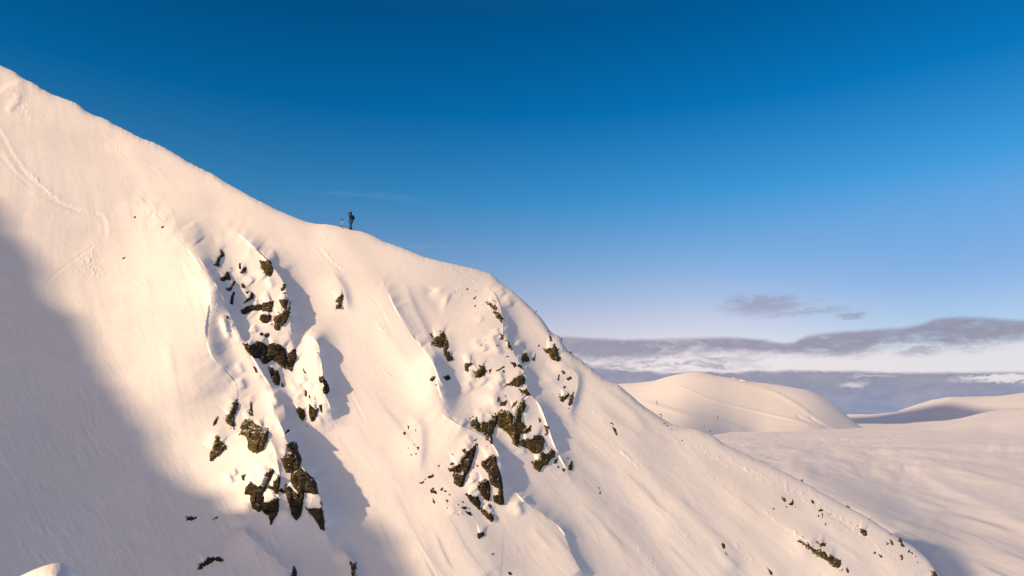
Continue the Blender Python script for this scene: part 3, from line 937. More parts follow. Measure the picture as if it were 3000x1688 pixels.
ROCKS = []
def rock(*a, **k):
    ROCKS.append((a, k))
G1 = "rocks on the left rib"
rock('rock_outcrop', "spiky broken rock streak beside a blue snow hollow, top of the left rib", '4',
     [(250,95),(275,110),(278,145),(250,160),(245,190),(235,238),(215,228),(190,225),(215,190),(232,150),(250,130)], group=G1, holes=.4)
rock('rock_outcrop', "two small dark fins side by side at the top of the left rib", '4',
     [[(405,200),(422,210),(425,235),(418,262),(405,250)], [(440,240),(462,235),(465,265),(450,290),(425,298),(415,285),(432,265)], [(330,240),(352,245),(352,255),(335,252)]], group=G1)
rock('rock_outcrop', "olive shield-shaped rock, highest and rightmost on the left rib", '4',
     [(590,188),(670,190),(690,235),(690,260),(670,320),(640,300),(600,245),(588,205)], M_MOSS, group=G1)
rock('rock_outcrop', "dark pointed rock at the left edge of the left rib, below the spiky streak", '4',
     [(305,282),(318,290),(337,335),(330,348),(300,345),(265,362),(243,335),(290,308)], group=G1)
rock('rock_outcrop', "thin crooked rock sliver below the dark pointed rock", '4',
     [[(360,360),(375,365),(350,410),(330,442),(305,435),(300,415),(335,412),(348,385)], [(355,447),(370,452),(362,500),(352,560),(330,545),(340,490)]], group=G1)
rock('rock_outcrop', "small tear-shaped rocks and a hooked rock amid the upper left rib", '4',
     [[(430,378),(445,378),(460,405),(450,422),(430,415),(425,395)], [(455,447),(490,445),(475,467)], [(510,450),(528,470),(528,505),(480,532),(447,546),(470,515),(500,490)]], group=G1)
rock('rock_outcrop', "small olive rock above a dark chip, right shoulder of the left rib", '4',
     [[(795,378),(808,395),(800,420),(775,445),(758,440),(770,405)], [(775,455),(815,450),(800,468),(780,465)]], M_MOSS, group=G1)
rock('rock_crag', "horizontal rock band of a long bar and two square blocks, left rib", '4',
     [[(425,605),(470,575),(520,562),(570,556),(602,556),(598,600),(540,605),(500,615),(455,638),(430,630)],
      [(612,545),(650,540),(695,525),(695,545),(680,618),(640,615),(605,612),(608,575)],
      [(590,650),(620,640),(680,645),(672,690),(640,715),(610,708),(583,682)]], group=G1)
rock('rock_crag', "jagged rock corner on the right edge of the left rib", '4',
     [[(745,515),(818,517),(815,580),(805,610),(790,600),(755,545)], [(760,640),(800,610),(830,600),(842,545),(838,620),(815,680),(775,740),(755,735),(765,705),(720,710),(700,690),(705,655)],
      [(700,735),(735,712),(758,742),(745,775),(720,770),(700,755)]], M_MOSS, group=G1)
rock('rock', "tiny black triangular rock alone in the gully left of the left rib", '4', [(288,650),(320,652),(310,690)], group=G1)
rock('rock_outcrop', "pair of small rounded rocks just above the large black crag", '4',
     [[(585,795),(605,795),(612,815),(600,822),(585,815)], [(620,815),(640,800),(660,800),(658,825),(640,840),(625,830)]], group=G1)
rock('rock_crag', "large black crag of three blocks across the middle of the left rib", '4',
     [[(440,885),(475,880),(480,905),(530,895),(560,868),(610,885),(640,910),(640,1000),(655,1050),(630,1065),(600,1050),(575,1010),(545,1010),(500,985),(465,940)],
      [(645,905),(700,885),(760,905),(800,940),(812,985),(815,1050),(800,1105),(760,1075),(720,1045),(690,1020),(655,1045),(640,990)],
      [(825,975),(865,940),(888,935),(885,965),(895,1010),(870,1060),(850,1125),(825,1105),(815,1050)]], group=G1)
rock('rock_outcrop', "dark wedge-shaped rock with frayed right edge just below the large black crag", '4',
     [[(655,1085),(690,1095),(700,1115),(740,1125),(755,1180),(745,1240),(715,1235),(690,1200),(675,1150)], [(765,1215),(780,1225),(790,1265),(770,1255)]], group=G1)
rock('rock', "thin black rock splinter in the gully left of the dark wedge", '4', [(518,1072),(542,1090),(567,1138),(545,1128)], group=G1)
rock('rock_outcrop', "curved comma-shaped black rock at the right edge of the left rib", '4',
     [(1090,1165),(1115,1170),(1150,1210),(1170,1260),(1170,1300),(1150,1320),(1125,1310),(1115,1280),(1135,1250),(1125,1220),(1100,1220),(1088,1195)], group=G1)
rock('rock_outcrop', "small rock chips in the shade between the dark wedge and the comma-shaped rock", '4',
     [[(950,1100),(977,1142),(955,1142)], [(960,1275),(985,1290),(980,1340),(966,1335)], [(1000,1320),(1010,1340),(1002,1380)], [(1045,1335),(1058,1370),(1050,1365)], [(1062,968),(1080,962),(1078,978)]], group=G1)
rock('rock_outcrop', "small olive outcrop standing alone right of the left rib's shadow", '4',
     [(1270,480),(1295,478),(1285,500),(1280,540),(1270,585),(1232,588),(1235,560),(1250,545),(1230,530),(1240,500)], M_MOSS, H=9)
G2 = "boulders of the lower left rib"
rock('boulder', "tall narrow mossy boulder above and left of the big square boulder", '5',
     [(342,70),(365,75),(372,110),(358,150),(340,180),(335,275),(315,270),(272,230),(285,185),(305,165),(325,110)], M_MOSS, "boulder", G2)
rock('boulder', "triangular mossy boulder at the edge of the sunlit snow, lower left", '5',
     [(203,337),(240,395),(278,430),(250,455),(215,490),(155,537),(150,500),(180,410)], M_MOSS, "boulder", G2)
rock('boulder', "big square moss-green boulder with a snow lip above it", '5',
     [(425,212),(470,222),(540,275),(595,282),(610,315),(595,380),(560,455),(520,475),(480,468),(450,440),(450,380),(425,330),(390,325),(400,260)], M_MOSS, "boulder", G2, H=17)
rock('rock_crag', "rock crag split by snow stripes below the big square boulder", '5',
     [[(470,700),(520,740),(565,735),(590,700),(600,660),(580,650),(600,620),(630,598),(650,615),(620,690),(580,770),(560,800),(575,830),(545,935),(525,940),(480,905),(470,860),(470,810),(425,800),(430,760)],
      [(650,700),(680,680),(690,650),(702,680),(695,740),(680,800),(660,800),(650,765),(605,755),(620,735),(650,740)],
      [(555,870),(620,860),(675,825),(690,840),(692,900),(680,960),(650,1000),(630,1045),(610,970),(570,945),(553,915)],
      [(690,765),(715,755),(745,785),(735,795),(700,780),(680,795)]], M_ROCK, "rock", G2)
rock('rock', "tiny star-shaped rock left of the crag with snow stripes", '5', [(393,655),(428,642),(415,692),(400,682)], group=G2)
rock('rock', "thin dark sliver left of the tall narrow boulder", '5', [(180,222),(212,183),(193,250),(172,265)], group=G2)
rock('rock_crag', "long black rock wall on the right side of the lower left rib", '5',
     [[(750,405),(790,392),(830,395),(845,470),(862,500),(872,540),(860,580),(850,600),(800,635),(750,628),(725,560),(707,515),(770,470),(755,430)],
      [(860,590),(890,620),(930,650),(965,680),(990,720),(1000,800),(975,800),(890,785),(885,850),(870,830),(830,770),(785,700),(790,650),(800,625)]], M_ROCK, "rock", G2)
rock('rock_outcrop', "dark lens-shaped rock slab between the striped crag and the lowest black spike", '5',
     [(745,720),(765,735),(830,800),(880,830),(880,880),(870,960),(845,990),(830,1010),(795,960),(780,900),(755,820),(740,760)], M_ROCK, "rock", G2)
rock('rock_outcrop', "black downward spike of rock, lowest of the lower left rib", '5',
     [[(895,900),(940,915),(1030,905),(1040,960),(1055,1095),(1020,1075),(980,1000),(920,930)], [(1012,848),(1032,858),(1037,905),(1022,885)]], M_ROCK, "rock", G2)
rock('rock', "narrow black rock spike in the blue snow hollow above the big square boulder", '5',
     [(470,55),(478,110),(488,185),(465,180),(445,150),(465,125)], group=G2)
rock('rock_outcrop', "small leaf-shaped rock, left of a pair below the comma-shaped rock", '5', [(825,140),(850,120),(880,130),(898,170),(885,228),(860,200),(840,160)], group=G2)
rock('rock_outcrop', "forked dark rock, right of a pair below the comma-shaped rock", '5',
     [[(930,95),(950,110),(975,140),(1000,125),(990,180),(960,228),(945,225),(930,150)], [(1005,100),(1030,95),(1035,165),(1018,150)], [(905,258),(917,262),(912,272)]], group=G2)
rock('rock', "small ragged stone on the snow above the long black rock wall", '5', [(760,285),(780,298),(772,312),(738,328),(745,310)], group=G2)
G3 = "rocks showing through the shaded snow"
rock('rock_outcrop', "arched speckled rock patch in the shaded snow near the bottom edge", '5',
     [(150,1300),(200,1293),(262,1325),(240,1338),(190,1322),(155,1350),(120,1352),(80,1395),(58,1388),(62,1365),(110,1320)], group=G3, jag=4.0, holes=.8, H=4)
rock('rock_outcrop', "two faint speckled rock patches side by side in the shaded snow, lower left", '3',
     [[(1150,1085),(1185,1078),(1210,1085),(1195,1105),(1170,1110),(1150,1102)], [(1300,1110),(1320,1090),(1350,1073),(1340,1088),(1310,1112)]], group=G3, jag=4.0, H=3, bias=.5)
rock('rock_outcrop', "dark rock beside a snow knob cut by the bottom edge of the picture", '5',
     [(805,1365),(818,1372),(834,1415),(835,1480),(780,1480),(785,1440),(800,1410)], group=G3)
rock('rock_outcrop', "warm-rimmed rock cut by the bottom edge, right of the snow knob", '5',
     [(1255,1335),(1302,1360),(1292,1420),(1285,1490),(1268,1490),(1270,1400),(1250,1350)], M_MOSS, group=G3)
rock('rock', "tiny dark stone left of the curved ski track on the upper slope", '2', [(1265,270),(1285,270),(1285,285),(1268,288)], H=2)
rock('rock', "tiny dark stone inside the curved ski track on the upper slope", '2', [(1522,372),(1545,362),(1540,378),(1525,385)], H=2)
rock('rock', "faint sliver of stone on the bright open snow of the upper left", '2', [(1150,672),(1185,648),(1178,662),(1158,682)], H=2)
G4 = "rocks of the middle and right snow bulge"
rock('rock_crag', "olive crag with a knobbly tail hanging down, in the middle of the face", '7',
     [[(288,637),(300,640),(318,670),(310,690),(290,660)], [(325,682),(390,665),(395,640),(430,637),(455,670),(455,700),(440,740),(425,780),(380,795),(340,775),(315,745),(315,700)],
      [(455,705),(475,720),(478,790),(465,820),(490,830),(495,865),(520,890),(515,925),(485,932),(462,915),(450,870),(435,840),(425,790),(440,740)]], M_MOSS, "rock", G4)
rock('rock_outcrop', "slanting olive bar of rock, highest on the right bulge", '7', [(895,312),(920,310),(950,345),(1000,365),(995,392),(960,388),(930,355),(898,330)], M_MOSS, group=G4, H=10)
rock('rock_outcrop', "pointed olive rock just below the slanting olive bar", '7', [(958,402),(1010,415),(1030,450),(1055,470),(1045,510),(1025,490),(990,465),(1000,440),(965,430)], M_MOSS, group=G4, H=8)
rock('rock_outcrop', "scatter of tiny rock chips on the upper snow, left of the slanting olive bar", '7',
     [[(665,178),(700,146),(692,165),(672,184)], [(750,270),(785,238),(782,255),(757,282)], [(745,370),(775,335),(770,352),(750,374)], [(765,188),(778,190),(770,196)], [(820,312),(832,316),(822,324)], [(955,290),(1000,298),(985,303),(960,298)]], group=G4)
rock('rock_outcrop', "small hooked rocks on the middle of the right bulge", '7',
     [[(1035,643),(1070,668),(1060,692),(1035,712),(1018,727),(1016,690),(1043,680)], [(1083,713),(1105,713),(1142,765),(1158,802),(1123,792),(1113,747)], [(990,757),(1012,768),(1003,775)], [(1015,765),(1035,762),(1030,773)]], M_MOSS, group=G4)
rock('rock', "tiny pair of slivers left of the small hooked rocks", '7', [[(823,772),(846,735),(844,765),(828,780)], [(875,720),(888,697),(885,715)]], group=G4)
rock('rock_outcrop', "C-shaped olive rock left of the round olive rock", '7', [(655,970),(690,955),(735,960),(720,975),(690,990),(680,1005),(700,1035),(680,1045),(655,1030),(658,1000)], M_MOSS, group=G4, H=7)
rock('rock_outcrop', "round olive rock on the snow between the knobbly crag and the right crag", '7',
     [(765,1060),(795,1040),(820,990),(860,985),(880,1030),(870,1060),(840,1095),(810,1110),(775,1100)], M_MOSS, group=G4, H=12)
rock('rock_outcrop', "thin rock slivers right of the round olive rock", '7',
     [[(913,1030),(937,1013),(932,1070),(918,1082)], [(988,1037),(1040,1000),(1077,978),(1077,1000),(1040,1022),(1000,1042)], [(1058,1023),(1087,1038),(1077,1062),(1053,1060)], [(1078,882),(1125,880),(1122,890),(1100,892)], [(745,1030),(760,1040),(755,1062)]], group=G4)
rock('rock_outcrop', "zigzag line of dark rocks on the brow above the right crag", '7',
     [[(1143,945),(1190,948),(1207,985),(1182,1002),(1163,970)], [(1218,968),(1245,970),(1268,990),(1273,1022),(1245,1008),(1225,990)]], group=G4)
rock('rock_outcrop', "small peaked rock in the notch right of the zigzag rocks", '7', [(1260,935),(1265,890),(1298,846),(1317,880),(1342,910),(1320,942),(1290,930),(1275,952)], M_MOSS, group=G4)
rock('rock', "narrow tapering stone right of the small peaked rock", '7', [(1378,905),(1412,850),(1402,900),(1396,932),(1380,927)], M_MOSS, group=G4)
rock('rock_outcrop', "large olive rock face close to the right-hand skyline", '7',
     [(1500,800),(1545,795),(1580,805),(1605,765),(1640,820),(1650,870),(1675,905),(1660,935),(1630,935),(1590,920),(1560,880),(1550,850),(1515,840)], M_MOSS, group=G4, H=12)
rock('rock', "dark narrow rock just above the large olive face at the skyline", '7', [(1540,615),(1567,660),(1592,720),(1592,742),(1558,715),(1558,670)], M_MOSS, group=G4)
rock('rock_outcrop', "two dark rocks on either side of a deep snow gully in the middle", '7',
     [[(288,1130),(320,1095),(347,1093),(320,1150),(300,1147)], [(338,1178),(360,1178),(350,1202)], [(426,1100),(480,1083),(507,1110),(500,1132),(465,1142),(445,1120)], [(455,1148),(470,1155),(460,1165)]], group=G4)
rock('rock_outcrop', "broken rocks strung down below the large olive face near the skyline", '7',
     [[(1638,1110),(1660,1073),(1662,1110),(1645,1147)], [(1678,1045),(1700,1033),(1720,1055),(1705,1082)], [(1738,1110),(1775,1088),(1797,1115),(1770,1147),(1745,1132)], [(1703,1198),(1727,1203),(1722,1227),(1703,1222)],
      [(1668,1308),(1700,1320),(1735,1290),(1745,1268),(1757,1290),(1735,1337),(1715,1347),(1700,1367),(1673,1347)], [(1780,1290),(1812,1266),(1814,1330),(1792,1390),(1772,1402),(1765,1440),(1753,1380)]], M_MOSS, group=G4)
for lab, q in [("tiny stone poking out of the skyline at the right bulge's brow", [(1410,398),(1422,398),(1420,416),(1411,414)]),
               ("tiny stone on the skyline just right of the cornice teeth", [(1772,838),(1788,832),(1788,853),(1774,855)]),
               ("tiny stone beside the skyline above the large olive face", [(1682,692),(1691,690),(1692,708),(1684,708)]),
               ("tiny stone left of the large olive face near the skyline", [(1436,765),(1452,758),(1450,778),(1440,782)]),
               ("tiny stone on the smooth snow right of the slanting olive bar", [(1110,298),(1120,300),(1118,314),(1110,312)]),
               ("tiny stone near the brow of the right bulge, above the slanting olive bar", [(942,118),(956,112),(952,124)])]:
    rock('rock', lab, '7', q, group=G4, H=3)
rock('rock_outcrop', "olive rock face with a pointed tail on its left, above the right crag", '7',
     [(1070,1200),(1145,1160),(1170,1130),(1220,1090),(1280,1080),(1295,1130),(1285,1175),(1240,1190),(1215,1215),(1180,1195),(1145,1180),(1075,1205)], M_MOSS, group=G4, H=12)
rock('rock_outcrop', "small notched olive rock between the tailed face and the right crag", '7', [(1240,1235),(1270,1240),(1310,1220),(1340,1260),(1355,1295),(1310,1298),(1270,1275)], M_MOSS, group=G4, H=8)
rock('rock_crag', "large snow-flecked right crag arching down to the lower right", '8',
     [[(612,210),(665,195),(670,230),(690,260),(715,235),(760,225),(800,210),(790,180),(805,165),(830,180),(820,240),(800,290),(785,330),(782,405),(760,370),(740,340),(700,310),(660,295),(640,270),(620,260)],
      [(830,150),(870,140),(920,150),(950,190),(945,240),(980,245),(960,200),(975,150),(1000,90),(1030,60),(1045,90),(1040,140),(1010,170),(1010,230),(1050,270),(1090,265),(1080,300),(1040,320),(1000,320),(1000,380),(985,425),(960,410),(930,330),(900,310),(850,270),(828,240)],
      [(840,70),(900,65),(895,95),(860,110),(845,100)], [(990,52),(970,95),(943,122),(952,95)],
      [(1000,370),(1050,375),(1100,360),(1130,335),(1180,345),(1198,385),(1185,440),(1160,470),(1130,480),(1080,455),(1060,435),(1020,420),(1000,390)],
      [(1098,545),(1160,520),(1180,500),(1165,470),(1200,490),(1240,480),(1250,445),(1275,460),(1280,510),(1250,520),(1220,560),(1180,585),(1155,618),(1120,590)],
      [(1148,188),(1172,215),(1160,242)], [(1193,258),(1232,270),(1227,320),(1205,342),(1210,300)],
      [(830,30),(845,35),(835,75),(826,70)], [(885,20),(900,25),(890,35)]], M_MOSS, "rock", G4, holes=.12, expand=2.4)
rock('rock_outcrop', "broken rock chips at the lower right tip of the right crag", '8',
     [[(1390,560),(1415,540),(1425,580),(1415,617),(1385,608)], [(1338,598),(1362,603),(1350,630)], [(1280,530),(1302,518),(1292,555),(1263,562)], [(1300,575),(1314,590),(1300,600)], [(1370,505),(1392,515),(1380,525)]], M_MOSS, group=G4)
rock('rock_crag', "long dark double crag hanging down the middle, below the right crag", '8',
     [[(650,410),(655,450),(635,520),(610,600),(575,660),(550,740),(530,745),(490,710),(480,650),(490,620),(450,620),(445,595),(500,575),(540,560),(545,520),(580,480),(620,430)],
      [(710,540),(750,520),(790,490),(810,500),(820,570),(850,640),(862,720),(870,800),(875,880),(840,880),(800,860),(800,810),(835,800),(845,760),(780,720),(760,640),(740,620),(705,570)],
      [(680,700),(710,700),(730,680),(755,700),(770,770),(760,850),(730,840),(700,800),(675,745)],
      [(580,800),(620,815),(670,820),(690,870),(685,920),(650,890),(610,850)],
      [(700,910),(740,940),(790,970),(795,1000),(780,1020),(740,980),(700,940)], [(753,878),(777,878),(782,925),(765,912)],
      [(635,585),(645,590),(640,600)], [(662,570),(676,572),(670,592)], [(740,410),(750,420),(742,450)]], M_ROCK, "rock", G4, holes=.08, expand=2.4)
rock('rock_outcrop', "speckled chips on the round snow knob in the middle of the face", '8',
     [[(86,310),(104,310),(100,333),(88,335)], [(118,262),(132,265),(126,290)], [(178,285),(188,290),(182,315)], [(190,425),(212,430),(206,460),(196,450)], [(135,485),(160,488),(150,497)], [(115,430),(130,432),(122,446)], [(168,405),(176,412),(170,420)], [(170,480),(200,478),(185,492)]], group=G4, H=3)
rock('rock_outcrop', "loose cluster of dark specks left of the long double crag", '8',
     [[(293,762),(325,755),(350,790),(345,803),(310,790)], [(215,715),(260,680),(245,705),(225,722)], [(275,665),(320,640),(325,660),(290,680)], [(318,835),(340,860),(325,882)], [(420,842),(440,850),(435,880),(424,870)],
      [(370,765),(395,750),(385,775)], [(400,775),(420,768),(425,785),(408,785)], [(425,900),(435,905),(430,920)], [(360,870),(372,868),(368,885)], [(440,795),(455,805),(448,815)], [(355,575),(375,570),(365,592)]], group=G4, H=3, jag=3)
rock('rock_outcrop', "row of dark specks stepping down left of the long double crag's foot", '8',
     [[(512,875),(530,885),(520,897)], [(545,855),(562,862),(552,880)], [(545,905),(575,900),(590,925),(560,918)], [(575,935),(610,940),(625,968),(600,965)], [(510,960),(528,955),(520,970)], [(600,905),(610,915),(602,925)]], group=G4, H=3, jag=3)
rock('rock_outcrop', "upper frayed fringe of stones at the head of the long double crag", '8',
     [[(545,455),(570,440),(575,475),(555,480)], [(445,560),(480,545),(490,570),(455,575)], [(465,490),(480,485),(478,497)], [(660,398),(675,405),(668,425)], [(625,370),(665,360),(660,380),(640,385)]], group=G4, H=3, jag=4)
rock('rock', "lone dark stone on the snow below the long double crag", '8', [(670,1110),(715,1098),(727,1120),(700,1142),(680,1157),(670,1147)], group=G4)
rock('rock', "two tiny stones further down below the lone dark stone", '8', [[(772,1270),(797,1263),(792,1287)], [(908,1413),(932,1415),(942,1442),(925,1442)]], group=G4, H=3)
G5 = "rocks scattered over the right-hand slope"
rock('rock_outcrop', "long black rock band, largest on the right-hand slope, with frayed upper edge", 'c',
     [[(600,790),(640,795),(720,820),(745,860),(790,900),(860,920),(900,920),(950,950),(970,985),(1020,980),(1060,1010),(1130,1030),(1140,1080),(1110,1120),(1080,1135),(1000,1080),(900,1010),(780,935),(650,825)],
      [(820,795),(860,815),(935,825),(935,850),(880,855),(870,885),(865,850),(830,820)], [(1118,1148),(1157,1143),(1152,1182),(1118,1172)], [(1188,1118),(1227,1130),(1225,1160),(1237,1190),(1215,1217),(1198,1190)],
      [(585,665),(605,675),(612,690)], [(965,900),(985,910),(980,925)], [(640,735),(665,740),(655,752)]], M_MOSS, "rock", G5, jag=3, holes=.2, H=8, step=1.0)
rock('rock_outcrop', "ragged snow-filled rock ring, leftmost of the right-hand slope's scattered rocks", 'c',
     [[(388,240),(420,245),(440,275),(440,305),(420,300),(395,270)], [(460,320),(500,300),(520,265),(540,310),(520,347),(480,340)], [(438,350),(460,370),(445,377)], [(550,358),(566,368),(556,378)], [(305,195),(350,235),(330,220)]], group=G5, H=6)
rock('rock_outcrop', "short line of dark slits running down the right-hand slope", 'c',
     [[(748,278),(787,290),(797,320),(775,332),(763,305)], [(838,410),(870,388),(902,395),(907,417),(885,412),(860,427)], [(890,448),(907,450),(902,508),(888,500)], [(838,458),(860,480),(850,488)], [(922,558),(952,590),(935,607)], [(962,570),(975,572),(968,585)]], group=G5, H=5)
rock('rock', "flat dark stone on the crest of the right-hand slope against the plain", 'c', [(1178,343),(1210,348),(1252,375),(1235,387),(1200,367)], group=G5, H=5)
rock('rock_outcrop', "bean-shaped olive rock in the middle of the right-hand slope", 'c', [(1348,628),(1400,643),(1452,680),(1454,715),(1430,732),(1390,690),(1385,655)], M_MOSS, group=G5, H=7)
rock('rock_outcrop', "tiny stones in a faint row above the bean-shaped rock", 'c',
     [[(985,400),(1010,400),(1008,412)], [(990,455),(1012,460),(998,467)], [(1235,555),(1268,568),(1252,580)], [(1180,530),(1195,535),(1190,545)], [(625,25),(655,28),(650,42),(632,38)]], group=G5, H=3)
rock('rock_outcrop', "row of small rocks in bright snow along the crest above the bean-shaped rock", 'c',
     [[(1480,515),(1495,520),(1488,535)], [(1515,500),(1530,510),(1520,518)], [(1552,560),(1570,565),(1562,575)], [(1735,690),(1767,715),(1755,718)]], group=G5, H=3)
rock('rock_outcrop', "dark leaning rock pillar near the lower right crest, beside a snow dome", 'c',
     [[(1830,760),(1860,745),(1885,765),(1915,830),(1922,870),(1890,862),(1860,800),(1835,785)], [(1738,763),(1780,798),(1792,852),(1760,832)], [(1698,808),(1732,820),(1710,842)], [(1792,865),(1808,875),(1800,888)]], M_MOSS, group=G5, H=6)
rock('rock_outcrop', "rock chips around the small snow dome near the lower right crest", 'c',
     [[(1953,898),(1992,903),(2002,942),(1972,932)], [(2008,918),(2032,933),(2032,967),(2013,952)], [(2068,978),(2087,1000),(2075,1003)], [(2138,1038),(2157,1082),(2140,1067)], [(2078,1033),(2107,1072),(2090,1067)]], M_MOSS, group=G5, H=5)
rock('rock_outcrop', "pair of small rocks left of the snow dome, low on the right-hand slope", 'c', [[(1533,928),(1572,928),(1572,962),(1550,957)], [(1598,958),(1642,975),(1657,1007),(1630,1002)]], group=G5, H=5)
rock('rock', "oval stone between the pair of small rocks and the snow dome", 'c', [(1868,968),(1907,968),(1917,1020),(1895,1037),(1880,1010)], group=G5, H=5)
rock('rock_outcrop', "rocks cut by the bottom edge at the far right of the right-hand slope", 'c', [(2253,1163),(2312,1180),(2345,1240),(2380,1300),(2290,1228),(2270,1190)], M_MOSS, group=G5, H=6)
rock('rock_outcrop', "slender rock slits on the smooth slope just right of the skyline foot", 'e', [[(163,368),(187,370),(194,388),(175,380)], [(185,395),(202,405),(217,442),(208,447),(192,415)]], group=G5, H=5)
rock('rock_outcrop', "pair of tiny dark stones on the upper crest of the right-hand slope", 'd', [[(320,525),(348,524),(345,535),(322,535)], [(342,550),(358,540),(356,555),(345,560)]], group=G5, H=3)
rock('rock_outcrop', "small dark stones in a bright snow patch below the upper crest pair", 'd',
     [[(365,635),(385,632),(392,642),(372,650)], [(410,615),(428,612),(424,622)], [(405,660),(425,655),(420,672)], [(455,680),(472,695),(470,712),(458,692)]], group=G5, H=4)
rock('rock_outcrop', "two tiny stones on the crest line facing the lift track", 'd', [[(832,676),(850,680),(842,688)], [(900,715),(925,728),(912,734)]], group=G5, H=3)
rock('rock_outcrop', "hooked thin rock low on the right-hand slope above the bottom edge", 'e', [[(818,1068),(840,1078),(837,1107),(824,1100)], [(838,1108),(852,1142),(843,1132)]], group=G5, H=5)
rock('rock_outcrop', "thin curved rock edge at the bottom of the right-hand slope", 'e', [[(1083,1212),(1112,1240),(1116,1264),(1103,1252)], [(1383,1245),(1393,1250),(1390,1262)], [(1118,865),(1128,872),(1120,880)]], group=G5, H=5)
rock('rock', "thin hooked rock on the open slope right of the double crag", 'e', [(104,742),(114,752),(118,786),(112,790),(110,762)], group=G5, H=4)
rock('rock', "small stone high on the crest where the slope meets the plain", 'e', [(1282,702),(1294,704),(1292,714),(1284,714)], group=G5, H=3)
rock('rock', "small stone on the smooth slope below the crest stones", 'd', [(582,825),(594,828),(592,840),(584,838)], group=G5, H=3)

def plain_depth(X, Y):
    x, y, z = ray(X, Y)
    return (VZ + 0.3) / z
rock('rock', "small dark stone alone far out on the snow plain at the right", 'e', [(2483,634),(2498,636),(2496,644),(2486,643)], depth_fn=plain_depth, H=5)
rock('rock_outcrop', "faint stony patch on the snow plain at the far right", 'e', [[(2185,715),(2200,735),(2196,746),(2188,738)], [(2168,733),(2178,742),(2170,745)], [(2204,745),(2212,748),(2206,752)]], depth_fn=plain_depth, H=4)
rock('rock_outcrop', "faint row of stones on the plain, right of the stony patch", 'e', [[(2343,742),(2354,746),(2348,750)], [(2358,750),(2368,758),(2360,760)]], depth_fn=plain_depth, H=3)

# snow pillows resting on top of every larger rock, then the face itself, then the rocks in it
for a, k in ROCKS:
    if k.get('depth_fn'): continue
    code, polys = a[2], a[3]
    for p in ([polys] if isinstance(polys[0], tuple) else polys):
        q = Z(code, p); w_ = np.ptp(q[:, 0]); mn_ = min(w_, np.ptp(q[:, 1]))
        if mn_ < 20: continue
        xs_ = np.linspace(q[:, 0].min() + 0.12 * w_, q[:, 0].max() - 0.12 * w_, 5)
        pl_ = np.vstack([q, q[:1]]); top_ = []
        for x_ in xs_:
            ys_ = [pl_[i, 1] + (x_ - pl_[i, 0]) / (pl_[i + 1, 0] - pl_[i, 0] + 1e-9) * (pl_[i + 1, 1] - pl_[i, 1]) for i in range(len(q))
                   if (pl_[i, 0] - x_) * (pl_[i + 1, 0] - x_) <= 0]
            top_.append((x_, min(ys_) - 3.0))
        ridge(top_, min(9.0, 2.5 + 0.09 * mn_), 6, 10 + 0.2 * min(mn_, 60), 1.8, .2, .2)
_r = random.Random(21)
for (x0, x1, y0, y1, n_, sk) in [(600, 800, 720, 1000, 26, .45), (650, 930, 980, 1240, 22, .5), (640, 900, 1240, 1560, 14, .4), (1340, 1560, 950, 1200, 22, .4), (1250, 1520, 1180, 1500, 16, .4), (1380, 1500, 830, 1000, 12, .4)]:
    for _k in range(n_):
        x = _r.uniform(x0, x1); y = _r.uniform(y0, y1); L = _r.uniform(18, 60); x += (y - y0) * sk * 0.4
        ridge([(x, y), (x + sk * L * .45 + _r.uniform(-5, 5), y + L * .5), (x + sk * L, y + L)], _r.uniform(2.5, 7.5), _r.uniform(9, 24), _r.uniform(5, 11), 1.5, .35, .35)
build_face()
for a, k in ROCKS: make_rock(*a, **k)

# ------------------------------------------------------------------ things: person, skis, pylons
def emp(name, loc, label, cat, group=None, rz=0.0, scale=1.0):
    e = bpy.data.objects.new(name, None); COL.objects.link(e)
    e.location = loc; e.rotation_euler = (0, 0, rz); e.scale = (scale,) * 3
    e.empty_display_size = 0.3
    return tag(e, label, cat, group)

def bm_obj(name, bm, mat, parent=None, smooth_=True):
    me = bpy.data.meshes.new(name); bm.to_mesh(me); bm.free()
    for p in me.polygons: p.use_smooth = smooth_
    me.materials.append(mat)
    o = bpy.data.objects.new(name, me); COL.objects.link(o)
    if parent: o.parent = parent
    return o

def skin_obj(name, pts, edges, radii, mat, parent, root=0, sub=2):
    me = bpy.data.meshes.new(name)
    me.from_pydata(pts, edges, []); me.update()
    o = bpy.data.objects.new(name, me); COL.objects.link(o)
    md = o.modifiers.new('skin', 'SKIN')
    sv = me.skin_vertices[0].data
    for k, r in enumerate(radii):
        sv[k].radius = r if isinstance(r, tuple) else (r, r)
    sv[root].use_root = True
    if sub:
        s2 = o.modifiers.new('sub', 'SUBSURF'); s2.levels = sub; s2.render_levels = sub
    me.materials.append(mat)
    md.use_smooth_shade = True
    o.parent = parent
    return o

def box(bm, c, s, rx=0, ry=0, bev=0.0):
    r = bmesh.ops.create_cube(bm, size=1.0)
    vs = r['verts']
    bmesh.ops.scale(bm, vec=s, verts=vs)
    if bev:
        es = list({e for v in vs for e in v.link_edges})
        rb = bmesh.ops.bevel(bm, geom=es, offset=bev, segments=3, affect='EDGES')
        vs = rb['verts']
    bmesh.ops.rotate(bm, verts=vs, cent=(0, 0, 0), matrix=Matrix.Rotation(ry, 3, 'Y') @ Matrix.Rotation(rx, 3, 'X'))
    bmesh.ops.translate(bm, verts=vs, vec=c)
    return vs

